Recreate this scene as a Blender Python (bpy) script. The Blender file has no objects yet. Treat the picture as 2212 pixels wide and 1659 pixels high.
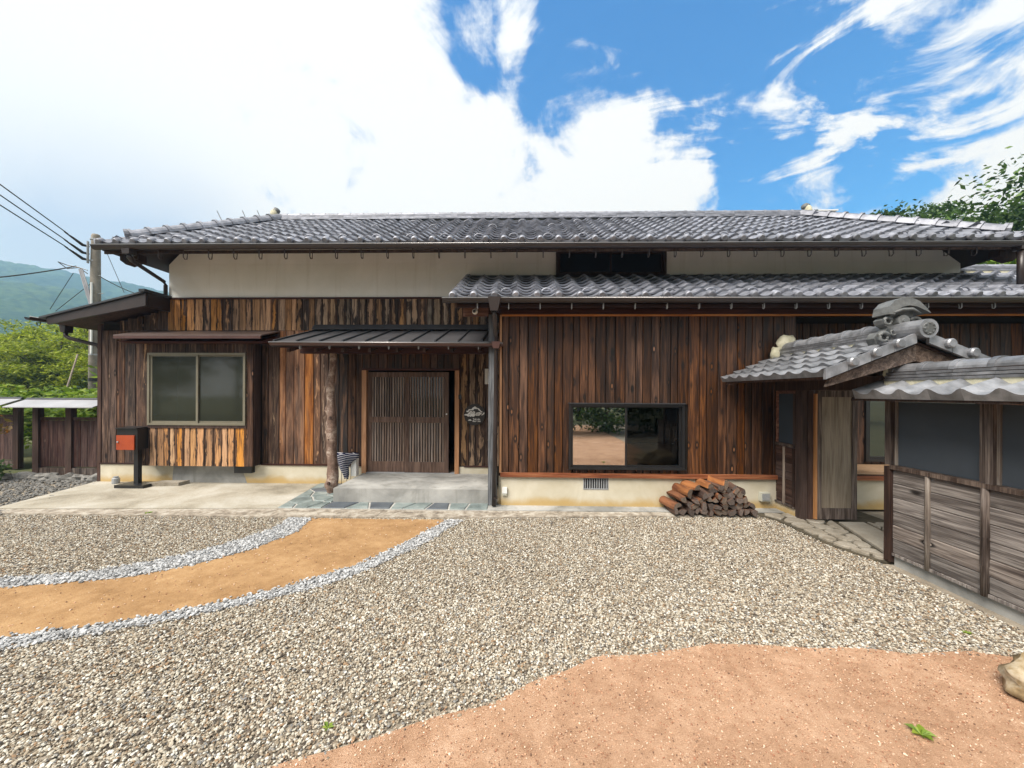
import bpy, math, random
import numpy as np
from mathutils import Vector, Matrix, Euler, noise as mnoise

random.seed(7); rng = np.random.default_rng(7)
SC = bpy.context.scene
COL = SC.collection
R = math.radians

# ------------------------------------------------------------------ camera
cam_d = bpy.data.cameras.new("camera"); cam = bpy.data.objects.new("camera", cam_d); COL.objects.link(cam)
cam_d.sensor_width = 36.0; cam_d.lens = 36.0 * 830.0 / 2212.0
cam_d.shift_y = 18.5 / 2212.0
cam_d.clip_start = 0.05; cam_d.clip_end = 2000.0
cam.matrix_world = Matrix.Translation((0, 0, 1.62)) @ Matrix.Rotation(R(1.46), 4, 'Z') @ Matrix.Rotation(R(90), 4, 'X') @ Matrix.Rotation(0.0041, 4, 'Z')
SC.camera = cam

# ------------------------------------------------------------------ sky, sun, exposure
SC.view_settings.view_transform = 'Standard'; SC.view_settings.look = 'None'
SC.view_settings.gamma = 1.0; SC.view_settings.use_curve_mapping = False
SC.view_settings.exposure = 1.42
SC.cycles.use_denoising = True
SC.cycles.denoising_input_passes = 'RGB_ALBEDO_NORMAL'; SC.cycles.denoising_prefilter = 'ACCURATE'
SC.cycles.max_bounces = 8; SC.cycles.transparent_max_bounces = 16
SUN_ELEV, SUN_AZ = 52.0, -140.0         # azimuth from +Y towards +X
sd = Vector((math.sin(R(SUN_AZ)) * math.cos(R(SUN_ELEV)), math.cos(R(SUN_AZ)) * math.cos(R(SUN_ELEV)), math.sin(R(SUN_ELEV))))
sun_d = bpy.data.lights.new("sun", 'SUN'); sun_d.energy = 2.9; sun_d.angle = R(36); sun_d.color = (1.0, 0.985, 0.96)
sun = bpy.data.objects.new("sun", sun_d); COL.objects.link(sun)
sun.rotation_euler = (-sd).to_track_quat('-Z', 'Y').to_euler(); sun.location = sd * 60

W = bpy.data.worlds.new("World"); SC.world = W; W.use_nodes = True
wt = W.node_tree; wt.nodes.clear()
def N(t, typ, **kw):
    n = t.nodes.new(typ)
    for k, v in kw.items():
        if k.startswith('i_'): n.inputs[k[2:]].default_value = v
        else: setattr(n, k, v)
    return n
def L(t, a, b): t.links.new(a, b)
def MATH(t, op, a, b=None, c=None, clamp=False):
    n = t.nodes.new('ShaderNodeMath'); n.operation = op; n.use_clamp = clamp
    for i, x in enumerate((a, b, c)):
        if x is None: continue
        if isinstance(x, (int, float)): n.inputs[i].default_value = x
        else: t.links.new(x, n.inputs[i])
    return n.outputs[0]
def SMOOTH(t, v, a, b):
    n = t.nodes.new('ShaderNodeMapRange'); n.interpolation_type = 'SMOOTHSTEP'
    n.inputs['From Min'].default_value = a; n.inputs['From Max'].default_value = b
    t.links.new(v, n.inputs['Value']); return n.outputs[0]
def MIX(t, fac, a, b, mode='MIX'):
    n = t.nodes.new('ShaderNodeMix'); n.data_type = 'RGBA'; n.blend_type = mode
    for s, x in ((n.inputs[0], fac), (n.inputs[6], a), (n.inputs[7], b)):
        if isinstance(x, (int, float)): s.default_value = x
        elif isinstance(x, tuple): s.default_value = (*x[:3], 1)
        else: t.links.new(x, s)
    return n.outputs[2]

def build_sky():
    t = wt
    tc = N(t, 'ShaderNodeTexCoord'); d = tc.outputs['Generated']
    sky = N(t, 'ShaderNodeTexSky', sky_type='NISHITA', sun_disc=False)
    sky.sun_elevation = R(SUN_ELEV); sky.sun_rotation = R(SUN_AZ); sky.air_density = 1.0; sky.dust_density = 0.2; sky.ozone_density = 2.5
    hs = N(t, 'ShaderNodeHueSaturation'); hs.inputs['Saturation'].default_value = 3.0; hs.inputs['Value'].default_value = .86; hs.inputs['Hue'].default_value = 0.506
    L(t, sky.outputs[0], hs.inputs['Color'])
    # openings in the cloud deck: direction, angular radius, depth
    holes = [((-.15, 1, .97), .055, 1.3), ((-.11, 1, .88), .04, 1.1), ((.06, 1, .77), .065, 1.2), ((.19, 1, .92), .085, 1.1), ((.34, 1, .90), .10, 1.2), ((.50, 1, .93), .10, 1.1), ((.44, 1, .79), .06, .9),
             ((.56, 1, .74), .08, 1.1), ((.64, 1, .62), .075, 1.1), ((.56, 1, .51), .055, 1.2), ((.68, 1, .52), .07, .9), ((.80, 1, .97), .08, .6),
             ((.86, 1, .64), .08, .6), ((.84, 1, .47), .07, .75), ((1.24, 1, .72), .05, .5), ((.32, 1, 1.02), .10, .9), ((1.05, 1, .52), .06, .6), ((1.02, 1, .82), .05, .5),
             ((.27, 1, .71), .06, -.75), ((.36, 1, .64), .06, -.6), ((.43, 1, .56), .05, -.6), ((.53, 1, .79), .022, -.7), ((.0, 1, .90), .025, -.8)]
    tot = None
    # cirrus streaks rising to the right + billows
    mp = N(t, 'ShaderNodeMapping'); mp.inputs['Rotation'].default_value = (0, R(32), 0); mp.inputs['Scale'].default_value = (2.2, 4.0, 8.0)
    L(t, d, mp.inputs[0])
    n1 = N(t, 'ShaderNodeTexNoise', i_Scale=1.6, i_Detail=9.0, i_Roughness=.62, i_Distortion=.9); L(t, mp.outputs[0], n1.inputs['Vector'])
    n2 = N(t, 'ShaderNodeTexNoise', i_Scale=6.0, i_Detail=11.0, i_Roughness=.64, i_Distortion=.4); L(t, d, n2.inputs['Vector'])
    n3 = N(t, 'ShaderNodeTexNoise', i_Scale=1.1, i_Detail=3.0); L(t, d, n3.inputs['Vector'])
    wv = N(t, 'ShaderNodeTexNoise', i_Scale=3.2, i_Detail=5.0); L(t, d, wv.inputs['Vector'])
    vs = N(t, 'ShaderNodeVectorMath', operation='SUBTRACT'); L(t, wv.outputs['Color'], vs.inputs[0]); vs.inputs[1].default_value = (.5, .5, .5)
    vm = N(t, 'ShaderNodeVectorMath', operation='SCALE'); L(t, vs.outputs[0], vm.inputs[0]); vm.inputs['Scale'].default_value = .22
    va = N(t, 'ShaderNodeVectorMath', operation='ADD'); L(t, d, va.inputs[0]); L(t, vm.outputs[0], va.inputs[1])
    vn = N(t, 'ShaderNodeVectorMath', operation='NORMALIZE'); L(t, va.outputs[0], vn.inputs[0])
    def lobe(vec, c, s, w):
        c = Vector(c).normalized()
        dp = N(t, 'ShaderNodeVectorMath', operation='DOT_PRODUCT'); L(t, vec, dp.inputs[0]); dp.inputs[1].default_value = c
        e = MATH(t, 'EXPONENT', MATH(t, 'MULTIPLY', MATH(t, 'SUBTRACT', dp.outputs['Value'], 1.0), 1.0 / (s * s)))
        return MATH(t, 'MULTIPLY', e, w)
    for c, s, w in holes:
        x = lobe(vn.outputs[0], c, s, w)
        tot = x if tot is None else MATH(t, 'ADD', tot, x)
    # a few loose gaps elsewhere in the deck, all round
    gaps = MATH(t, 'MULTIPLY', SMOOTH(t, n3.outputs[0], .64, .76), .35)
    side = lobe(d, (.88, .85, .60), .40, 1.0)
    tot = MATH(t, 'ADD', tot, MATH(t, 'MULTIPLY', gaps, 1.0))
    b1 = MATH(t, 'MULTIPLY', MATH(t, 'SUBTRACT', n1.outputs[0], .45), 4.0)
    b2 = MATH(t, 'MULTIPLY', MATH(t, 'SUBTRACT', n2.outputs[0], .5), 2.7)
    tot = MATH(t, 'MINIMUM', MATH(t, 'MULTIPLY', tot, .78), 1.0)
    h = MATH(t, 'SUBTRACT', tot, MATH(t, 'ADD', MATH(t, 'MULTIPLY', b1, MATH(t, 'ADD', MATH(t, 'MULTIPLY', side, .8), .12)), b2))
    cloud = MATH(t, 'SUBTRACT', 1.0, SMOOTH(t, h, .2, .8))
    # cloud tint: white, blue-grey low on the left
    lowl = MATH(t, 'ADD', lobe(d, (-1.3, 1, .33), .12, .95), lobe(d, (-.9, 1, .34), .10, .85))
    ccol = MIX(t, MATH(t, 'MINIMUM', MATH(t, 'MULTIPLY', lowl, MATH(t, 'ADD', .55, MATH(t, 'MULTIPLY', n2.outputs[0], .8))), 1.0), (.405, .410, .405), (.215, .25, .33))
    bs = N(t, 'ShaderNodeBackground'); bs.inputs['Strength'].default_value = .1; L(t, hs.outputs[0], bs.inputs['Color'])
    bc = N(t, 'ShaderNodeBackground'); bc.inputs['Strength'].default_value = 1.0; L(t, ccol, bc.inputs['Color'])
    mx = N(t, 'ShaderNodeMixShader'); L(t, cloud, mx.inputs[0]); L(t, bs.outputs[0], mx.inputs[1]); L(t, bc.outputs[0], mx.inputs[2])
    out = N(t, 'ShaderNodeOutputWorld'); L(t, mx.outputs[0], out.inputs['Surface'])
build_sky()

# ------------------------------------------------------------------ object helpers
WP = {}
def wpos(o): return WP.get(o.name, Vector((0, 0, 0))) if o else Vector((0, 0, 0))
def tag(o, label=None, cat=None, group=None, kind=None):
    if label: o['label'] = label
    if cat: o['category'] = cat
    if group: o['group'] = group
    if kind: o['kind'] = kind
    return o
def thing(name, label, cat, loc=(0, 0, 0), group=None, rotz=0):
    o = bpy.data.objects.new(name, None); COL.objects.link(o); o.location = loc; o.empty_display_size = .2
    o.rotation_euler.z = rotz
    WP[o.name] = Vector(loc); return tag(o, label, cat, group)
def place(name, me, parent, loc, rot=None, props=None):
    """link an object whose mesh is in local coordinates; loc is a world position"""
    o = bpy.data.objects.new(name, me); COL.objects.link(o)
    o.location = Vector(loc) - wpos(parent)
    if rot is not None: o.rotation_euler = rot if isinstance(rot, Euler) else Euler(rot)
    if parent: o.parent = parent
    WP[o.name] = Vector(loc)
    for k, v in (props or {}).items(): o[k] = v
    return o
def mesh_from(v, f, mat, smooth=False, name="mesh"):
    me = bpy.data.meshes.new(name); me.from_pydata([tuple(p) for p in v], [], f)
    if mat: me.materials.append(mat)
    if smooth: me.polygons.foreach_set('use_smooth', [True] * len(me.polygons))
    me.update(); return me

class MB:
    def __init__(s): s.v = []; s.f = []
    def add(s, v, f):
        n = len(s.v); s.v += [Vector(p) for p in v]; s.f += [tuple(i + n for i in q) for q in f]; return s
    def box(s, x0, x1, y0, y1, z0, z1):
        return s.add([(x0, y0, z0), (x1, y0, z0), (x1, y1, z0), (x0, y1, z0), (x0, y0, z1), (x1, y0, z1), (x1, y1, z1), (x0, y1, z1)],
                     [(3, 2, 1, 0), (4, 5, 6, 7), (0, 1, 5, 4), (1, 2, 6, 5), (2, 3, 7, 6), (3, 0, 4, 7)])
    def prism(s, poly, vec):
        n = len(poly); vec = Vector(vec); a = [Vector(p) for p in poly]
        return s.add(a + [p + vec for p in a], [tuple(range(n))[::-1], tuple(range(n, 2 * n))] + [(i, (i + 1) % n, (i + 1) % n + n, i + n) for i in range(n)])
    def sheet(s, poly): return s.add(poly, [tuple(range(len(poly)))])
    def tube(s, pts, r, seg=8, cap=True, arc=None):
        pts = [Vector(p) for p in pts]; n = len(pts); rings = []
        up = Vector((0, 0, 1))
        for i, p in enumerate(pts):
            tdir = (pts[min(i + 1, n - 1)] - pts[max(i - 1, 0)]).normalized()
            ref = up if abs(tdir.z) < .95 else Vector((1, 0, 0))
            a = tdir.cross(ref).normalized(); b = a.cross(tdir).normalized()
            rr = r[i] if isinstance(r, (list, tuple)) else r
            rings.append([p + a * math.cos(2 * math.pi * k / seg) * rr + b * math.sin(2 * math.pi * k / seg) * rr for k in range(seg)])
        v = [q for g in rings for q in g]
        f = [(i * seg + k, i * seg + (k + 1) % seg, (i + 1) * seg + (k + 1) % seg, (i + 1) * seg + k) for i in range(n - 1) for k in range(seg)]
        if cap: f += [tuple(range(seg))[::-1], tuple(range((n - 1) * seg, n * seg))]
        return s.add(v, f)
    def blob(s, c, rad, seed=0, amp=.25, nu=14, nv=9, fr=1.3):
        v = []; f = []
        for j in range(nv + 1):
            th = math.pi * j / nv
            for i in range(nu):
                ph = 2 * math.pi * i / nu
                d = Vector((math.sin(th) * math.cos(ph), math.sin(th) * math.sin(ph), math.cos(th)))
                k = 1 + amp * (mnoise.noise(d * fr + Vector((seed * 3.1, seed * 1.7, 0))) + .5 * mnoise.noise(d * fr * 2.3 + Vector((seed, 9, 2))))
                v.append(Vector((c[0] + d.x * rad[0] * k, c[1] + d.y * rad[1] * k, c[2] + d.z * rad[2] * k)))
        for j in range(nv):
            for i in range(nu): f.append((j * nu + i, (j + 1) * nu + i, (j + 1) * nu + (i + 1) % nu, j * nu + (i + 1) % nu))
        return s.add(v, f)
    def build(s, name, mat, parent=None, smooth=False, label=None, cat=None, group=None, kind=None, props=None, origin=None):
        lo = Vector([min(p[i] for p in s.v) for i in range(3)]); hi = Vector([max(p[i] for p in s.v) for i in range(3)])
        c = Vector(origin) if origin else Vector(((lo.x + hi.x) / 2, (lo.y + hi.y) / 2, lo.z))
        me = mesh_from([p - c for p in s.v], s.f, mat, smooth, name)
        o = place(name, me, parent, c, None, props)
        return tag(o, label, cat, group, kind)
def bx(*a): return MB().box(*a)

# ------------------------------------------------------------------ materials
def new_mat(name, rough=.7, base=(.5, .5, .5), spec=.3, metal=0):
    m = bpy.data.materials.new(name); m.use_nodes = True; t = m.node_tree; b = t.nodes['Principled BSDF']
    b.inputs['Base Color'].default_value = (*base, 1); b.inputs['Roughness'].default_value = rough
    b.inputs['Specular IOR Level'].default_value = spec; b.inputs['Metallic'].default_value = metal
    return m, t, b
def objrand(t): return N(t, 'ShaderNodeObjectInfo').outputs['Random']
def objcoord(t, scale, offset=True):
    tc = N(t, 'ShaderNodeTexCoord'); src = tc.outputs['Object']
    mp = N(t, 'ShaderNodeMapping'); mp.inputs['Scale'].default_value = scale
    if offset:
        cb = N(t, 'ShaderNodeCombineXYZ'); r = objrand(t)
        L(t, MATH(t, 'MULTIPLY', r, 71.0), cb.inputs[0]); L(t, MATH(t, 'MULTIPLY', r, 37.0), cb.inputs[1]); L(t, MATH(t, 'MULTIPLY', r, 23.0), cb.inputs[2])
        L(t, src, mp.inputs[0])
        ad = N(t, 'ShaderNodeVectorMath', operation='ADD'); L(t, mp.outputs[0], ad.inputs[0]); L(t, cb.outputs[0], ad.inputs[1])
        return ad.outputs[0], src
    L(t, src, mp.inputs[0]); return mp.outputs[0], src
def NOISE(t, vec, scale=1, detail=5, rough=.55, dist=0):
    n = N(t, 'ShaderNodeTexNoise', i_Scale=scale, i_Detail=detail, i_Roughness=rough, i_Distortion=dist)
    if vec is not None: L(t, vec, n.inputs['Vector'])
    return n.outputs[0]
def RAMP(t, fac, stops, interp='LINEAR'):
    n = N(t, 'ShaderNodeValToRGB'); n.color_ramp.interpolation = interp; e = n.color_ramp.elements
    while len(e) < len(stops): e.new(.5)
    for x, (p, c) in zip(e, stops): x.position = p; x.color = (*c, 1)
    L(t, fac, n.inputs[0]); return n.outputs[0]
def BUMP(t, b, h, strength=.3, dist=.01):
    n = N(t, 'ShaderNodeBump', i_Strength=strength, i_Distance=dist); L(t, h, n.inputs['Height']); L(t, n.outputs[0], b.inputs['Normal'])

def wood(name, c0, c1, c2, axis=2, rough=.7, knots=0.0, wear=None, char=(.012, .01, .009), grain=1.0, spec=.25, vary=.6):
    """grain runs along the object's own axis; 'wear' / 'tone' custom properties steer the weathering of a board"""
    m, t, b = new_mat(name, rough, spec=spec)
    s1 = [20, 20, 20]; s1[axis] = 1.5; s2 = [120, 120, 120]; s2[axis] = 2.5; s3 = [6, 6, 6]; s3[axis] = .9
    v1, src = objcoord(t, s1); v2, _ = objcoord(t, s2); v3, _ = objcoord(t, s3)
    n1 = NOISE(t, v1, 1, 6, .6, .7); n2 = NOISE(t, v2, 1, 3, .6, .3); n3 = NOISE(t, v3, 1, 4, .55, 1.2)
    fac = MATH(t, 'ADD', MATH(t, 'MULTIPLY', n1, .6), MATH(t, 'MULTIPLY', n2, .4 * grain))
    col = RAMP(t, fac, [(.36, c0), (.48, c1), (.62, c2)])
    hgt = n2
    if knots:
        sk = [9, 9, 9]; sk[axis] = 3.6
        vk, _ = objcoord(t, sk)
        vo = N(t, 'ShaderNodeTexVoronoi', i_Scale=1.0); L(t, vk, vo.inputs['Vector'])
        sp = N(t, 'ShaderNodeSeparateColor'); L(t, vo.outputs['Color'], sp.inputs[0])
        on = MATH(t, 'GREATER_THAN', sp.outputs[0], 1 - knots)
        k = MATH(t, 'MULTIPLY', MATH(t, 'SUBTRACT', 1.0, SMOOTH(t, vo.outputs['Distance'], .14, .32)), on)
        kk = MATH(t, 'MULTIPLY', MATH(t, 'SUBTRACT', 1.0, SMOOTH(t, vo.outputs['Distance'], .07, .15)), on)
        col = MIX(t, k, col, tuple(x * .3 for x in c0)); col = MIX(t, MATH(t, 'MULTIPLY', kk, sp.outputs[1]), col, tuple(min(1, x * 2.2) for x in c2))
    if wear:
        at = N(t, 'ShaderNodeAttribute', attribute_type='OBJECT', attribute_name='wear').outputs['Fac']
        tn = N(t, 'ShaderNodeAttribute', attribute_type='OBJECT', attribute_name='tone').outputs['Fac']
        sx = N(t, 'ShaderNodeSeparateXYZ'); L(t, src, sx.inputs[0])
        ex = MATH(t, 'MULTIPLY', MATH(t, 'ABSOLUTE', sx.outputs[0]), 15.0)
        se = [13, 13, 13]; se[axis] = 3.0
        ve, _ = objcoord(t, se); ne = NOISE(t, ve, 1, 5, .6, .8)
        ss = [70, 70, 70]; ss[axis] = 2.2
        vst, _ = objcoord(t, ss); nst = NOISE(t, vst, 1, 5, .65, .6)
        stk = MATH(t, 'MULTIPLY', SMOOTH(t, MATH(t, 'ADD', nst, MATH(t, 'MULTIPLY', MATH(t, 'SUBTRACT', n3, .5), .5)), .54, .68), MATH(t, 'ADD', .25, at))
        col = MIX(t, MATH(t, 'MINIMUM', MATH(t, 'MULTIPLY', stk, .6), .7), col, MIX(t, tn, tuple(x * .75 for x in wear[0]), tuple(x * .8 for x in wear[1])))
        q = MATH(t, 'ADD', MATH(t, 'SUBTRACT', MATH(t, 'MULTIPLY', ne, 1.5), MATH(t, 'MULTIPLY', MATH(t, 'MULTIPLY', ex, ex), .55)), MATH(t, 'SUBTRACT', MATH(t, 'MULTIPLY', at, 1.5), 1.45))
        msk = SMOOTH(t, q, -.05, .16)
        rim = MATH(t, 'MULTIPLY', SMOOTH(t, q, -.34, -.02), MATH(t, 'SUBTRACT', 1.0, msk))
        light = MIX(t, tn, wear[0], wear[1])
        gl = MIX(t, SMOOTH(t, fac, .34, .62), light, MIX(t, .28, light, (1, 1, 1), 'SOFT_LIGHT'))
        gl = MIX(t, SMOOTH(t, nst, .50, .36), gl, tuple(x * 1.2 for x in c1)); gl = MIX(t, SMOOTH(t, n2, .46, .34), gl, c1)
        col = MIX(t, MATH(t, 'MULTIPLY', rim, at), col, char)
        col = MIX(t, msk, col, gl)
        orange = N(t, 'ShaderNodeAttribute', attribute_type='OBJECT', attribute_name='orange').outputs['Fac']
        oc = RAMP(t, fac, [(.34, (.05, .018, .007)), (.47, (.20, .075, .025)), (.6, (.36, .16, .055))])
        col = MIX(t, MATH(t, 'MULTIPLY', orange, SMOOTH(t, n3, .25, .6)), col, oc)
        black = N(t, 'ShaderNodeAttribute', attribute_type='OBJECT', attribute_name='black').outputs['Fac']
        col = MIX(t, MATH(t, 'MULTIPLY', black, SMOOTH(t, n1, .66, .42)), col, (.016, .015, .015))
    r = objrand(t)
    hs = N(t, 'ShaderNodeHueSaturation'); L(t, col, hs.inputs['Color'])
    L(t, MATH(t, 'ADD', 1 - vary / 2, MATH(t, 'MULTIPLY', r, vary)), hs.inputs['Value'])
    r2 = MATH(t, 'FRACT', MATH(t, 'MULTIPLY', r, 17.3)); L(t, MATH(t, 'ADD', .8, MATH(t, 'MULTIPLY', r2, .4)), hs.inputs['Saturation'])
    L(t, hs.outputs[0], b.inputs['Base Color'])
    L(t, MATH(t, 'ADD', rough - .15, MATH(t, 'MULTIPLY', n1, .3)), b.inputs['Roughness'])
    BUMP(t, b, MATH(t, 'ADD', n2, MATH(t, 'MULTIPLY', n1, .8)), .45, .004)
    return m

M = {}
M['wood_left'] = wood('weathered_cladding', (.011, .006, .0048), (.040, .021, .0145), (.14, .083, .058), knots=.38, wear=((.40, .185, .066), (.30, .225, .155)))
M['wood_right'] = wood('stained_cladding', (.008, .0036, .002), (.035, .0135, .0058), (.125, .052, .020), knots=.6, rough=.5, spec=.4, vary=.9)
M['wood_beam'] = wood('beam_wood', (.018, .006, .005), (.038, .013, .010), (.07, .028, .02), axis=0, rough=.5)
M['wood_slat'] = wood('door_slat_wood', (.06, .042, .034), (.15, .11, .09), (.26, .205, .17), rough=.6)
M['wood_dark'] = wood('dark_wood', (.020, .011, .009), (.045, .025, .019), (.085, .05, .038))
M['wood_sill'] = wood('sill_wood', (.06, .018, .009), (.15, .05, .024), (.27, .12, .06), axis=0, rough=.6)
M['wood_orange'] = wood('cedar_trim', (.20, .075, .018), (.34, .14, .036), (.45, .21, .07), rough=.5, vary=.15)
M['wood_trimx'] = wood('cedar_trim_level', (.25, .09, .03), (.42, .17, .06), (.5, .24, .1), axis=0, rough=.5, vary=.15)
M['wood_door'] = wood('door_wood', (.035, .021, .016), (.085, .055, .043), (.17, .115, .09), rough=.55)
M['wood_fence'] = wood('old_fence_wood', (.022, .010, .009), (.050, .023, .020), (.12, .068, .054), wear=((.20, .13, .10), (.26, .22, .19)))
M['wood_grey'] = wood('silvered_boards', (.040, .031, .028), (.125, .105, .095), (.30, .265, .24), knots=.30, rough=.75, vary=.4)
M['wood_post'] = wood('grey_post_wood', (.022, .015, .012), (.065, .046, .038), (.20, .16, .135), vary=.3)
M['wood_gable'] = wood('gable_wood', (.03, .02, .016), (.085, .06, .048), (.20, .15, .12), axis=1, vary=.2)
M['wood_panel'] = wood('faded_door_panel', (.12, .09, .058), (.20, .155, .105), (.28, .23, .165), rough=.7, vary=.1)
M['bamboo'] = wood('split_bamboo', (.10, .075, .06), (.20, .16, .13), (.32, .27, .22), rough=.5)
M['charred'] = wood('charred_post', (.028, .03, .034), (.075, .08, .088), (.19, .20, .215), rough=.55, vary=.1)
M['bark'] = wood('bark', (.03, .022, .016), (.07, .052, .04), (.13, .1, .08))

def mottled(name, a, b_, scale=3, rough=.8, spec=.25, bump=.15, fine=60, c=None, metal=0, objspace=True):
    m, t, b = new_mat(name, rough, spec=spec, metal=metal)
    v, _ = objcoord(t, (1, 1, 1))
    n1 = NOISE(t, v, scale, 7, .6, .4); n2 = NOISE(t, v, fine, 4, .6)
    f = MATH(t, 'ADD', MATH(t, 'MULTIPLY', n1, .75), MATH(t, 'MULTIPLY', n2, .25))
    col = RAMP(t, f, [(.36, a), (.62, b_)] if c is None else [(.34, a), (.5, b_), (.66, c)])
    L(t, col, b.inputs['Base Color']); BUMP(t, b, n2, bump, .004); return m
M['plaster'] = mottled('white_plaster', (.70, .705, .66), (.78, .785, .745), 1.4, .9, .15, .05)
M['concrete'] = mottled('concrete', (.22, .215, .20), (.40, .39, .37), 1.6, .85, .3, .2)
M['apron'] = mottled('concrete_apron', (.15, .13, .095), (.33, .30, .24), 1.1, .85, .3, .2, c=(.46, .44, .39))
M['kerb'] = mottled('exposed_aggregate', (.10, .08, .06), (.30, .26, .21), 9, .85, .3, .8, c=(.48, .45, .39), fine=45)
M['slate'] = mottled('green_slate', (.085, .105, .105), (.17, .205, .20), 4, .55, .4, .3, c=(.27, .30, .29))
M['slate_dark'] = mottled('dark_slate', (.05, .06, .075), (.10, .115, .13), 4, .55, .4, .3)
M['mortar'] = mottled('mortar', (.30, .29, .27), (.46, .45, .42), 6, .9, .2, .3)
M['flag'] = mottled('flagstone', (.16, .135, .10), (.26, .23, .185), 4, .75, .3, .3, c=(.35, .32, .27))
M['joint'] = mottled('earth_joint', (.045, .04, .03), (.10, .085, .06), 6, .95, .1, .4)
M['flagslab'] = mottled('cut_slab', (.24, .21, .165), (.36, .33, .275), 2.5, .75, .3, .2)
M['rock'] = mottled('boulder_stone', (.09, .06, .03), (.27, .20, .11), 4.5, .8, .3, 1.0, c=(.55, .48, .37), fine=22)
M['rubble'] = mottled('rubble_stone', (.07, .07, .065), (.16, .155, .145), 6, .85, .3, .5, c=(.27, .26, .24))
M['roofmortar'] = mottled('roof_mortar', (.34, .32, .22), (.55, .52, .40), 9, .9, .2, .3)
M['log'] = mottled('log_wood', (.07, .042, .032), (.19, .125, .095), 7, .7, .3, .7, c=(.46, .39, .33), fine=40)
M['polestone'] = mottled('concrete_pole', (.12, .105, .085), (.20, .18, .15), 2, .85, .2, .2, c=(.3, .28, .25))
M['metal_dark'] = mottled('dark_sheet_metal', (.035, .037, .042), (.055, .057, .062), 3, .42, .5, .02, metal=.3)
M['metal_seam'] = mottled('seamed_metal', (.075, .075, .082), (.115, .115, .125), 3, .38, .5, .02, metal=.4)
M['metal_brown'] = mottled('brown_metal', (.020, .014, .013), (.035, .025, .023), 3, .38, .5, .02)
M['metal_bay'] = mottled('brown_sheet_metal', (.10, .07, .062), (.15, .11, .10), 3, .4, .5, .02, metal=.3)
M['metal_copper'] = mottled('reddish_gutter', (.055, .026, .022), (.085, .042, .036), 3, .35, .5, .02)
M['bead'] = mottled('gutter_edge_highlight', (.26, .25, .25), (.33, .32, .32), 3, .35, .6, .0, metal=.8)  # pale metal: the sky highlight on the brown gutter rim, put into the colour
M['metal_pale'] = mottled('pale_sheet_metal', (.26, .26, .28), (.36, .36, .38), 2, .45, .5, .02, metal=.2)
M['black'] = mottled('black_paint', (.008, .008, .009), (.014, .014, .015), 3, .35, .5, .02)
M['redbrown'] = mottled('rust_orange_paint', (.26, .040, .010), (.33, .055, .014), 4, .5, .4, .02)
M['alum'] = mottled('bronze_aluminium', (.17, .155, .115), (.22, .20, .15), 3, .4, .5, .02, metal=.3)
M['white'] = mottled('white_plastic', (.62, .62, .60), (.72, .72, .70), 3, .5, .4, .02)
M['cream'] = mottled('cream_plastic', (.42, .42, .35), (.5, .5, .43), 3, .5, .4, .02)
M['grey'] = mottled('grey_metal', (.22, .23, .24), (.34, .35, .36), 5, .5, .4, .05)
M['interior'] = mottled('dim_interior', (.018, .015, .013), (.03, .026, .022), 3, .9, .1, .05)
M['floor_in'] = mottled('interior_floor', (.30, .19, .11), (.42, .27, .16), 3, .5, .3, .05)
M['screen'] = mottled('black_mesh_screen', (.040, .049, .060), (.052, .062, .075), 2, .75, .2, .25, fine=350)

def mat_streaked(name, a, b_, dark, sx=9, amt=.35, bump=.05):
    m, t, b = new_mat(name, .9, spec=.15)
    g = N(t, 'ShaderNodeNewGeometry'); v = g.outputs['Position']
    mp = N(t, 'ShaderNodeMapping'); mp.inputs['Scale'].default_value = (sx, sx, .55); L(t, v, mp.inputs[0])
    n1 = NOISE(t, v, 1.4, 6, .6, .4); n2 = NOISE(t, mp.outputs[0], 1, 5, .6, .5); n3 = NOISE(t, v, 60, 3)
    col = RAMP(t, n1, [(.36, a), (.64, b_)])
    L(t, MIX(t, MATH(t, 'MULTIPLY', SMOOTH(t, n2, .52, .74), amt), col, dark), b.inputs['Base Color']); BUMP(t, b, n3, bump, .003); return m
M['plaster'] = mat_streaked('white_plaster', (.78, .79, .755), (.86, .865, .84), (.46, .44, .36), 9, .2)
M['concrete'] = mat_streaked('stained_concrete', (.20, .20, .19), (.42, .415, .395), (.13, .125, .11), 5, .6, .2)
def mat_plinth():
    m, t, b = new_mat('cream_render', .9, spec=.15)
    tc = N(t, 'ShaderNodeTexCoord'); g = N(t, 'ShaderNodeNewGeometry'); v = g.outputs['Position']
    n1 = NOISE(t, v, 2.2, 6, .6, .4); n2 = NOISE(t, v, 70, 3)
    col = RAMP(t, n1, [(.35, (.45, .405, .30)), (.65, (.56, .52, .42))])
    sx = N(t, 'ShaderNodeSeparateXYZ'); L(t, v, sx.inputs[0])
    z = MATH(t, 'ADD', sx.outputs[2], MATH(t, 'MULTIPLY', MATH(t, 'SUBTRACT', n1, .5), .22))
    st = MATH(t, 'SUBTRACT', 1.0, SMOOTH(t, z, .02, .16))
    col = MIX(t, MATH(t, 'MULTIPLY', st, .85), col, (.42, .28, .10))      # splash stain along the foot
    L(t, col, b.inputs['Base Color']); BUMP(t, b, n2, .15, .003); return m
M['plinth'] = mat_plinth()

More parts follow.
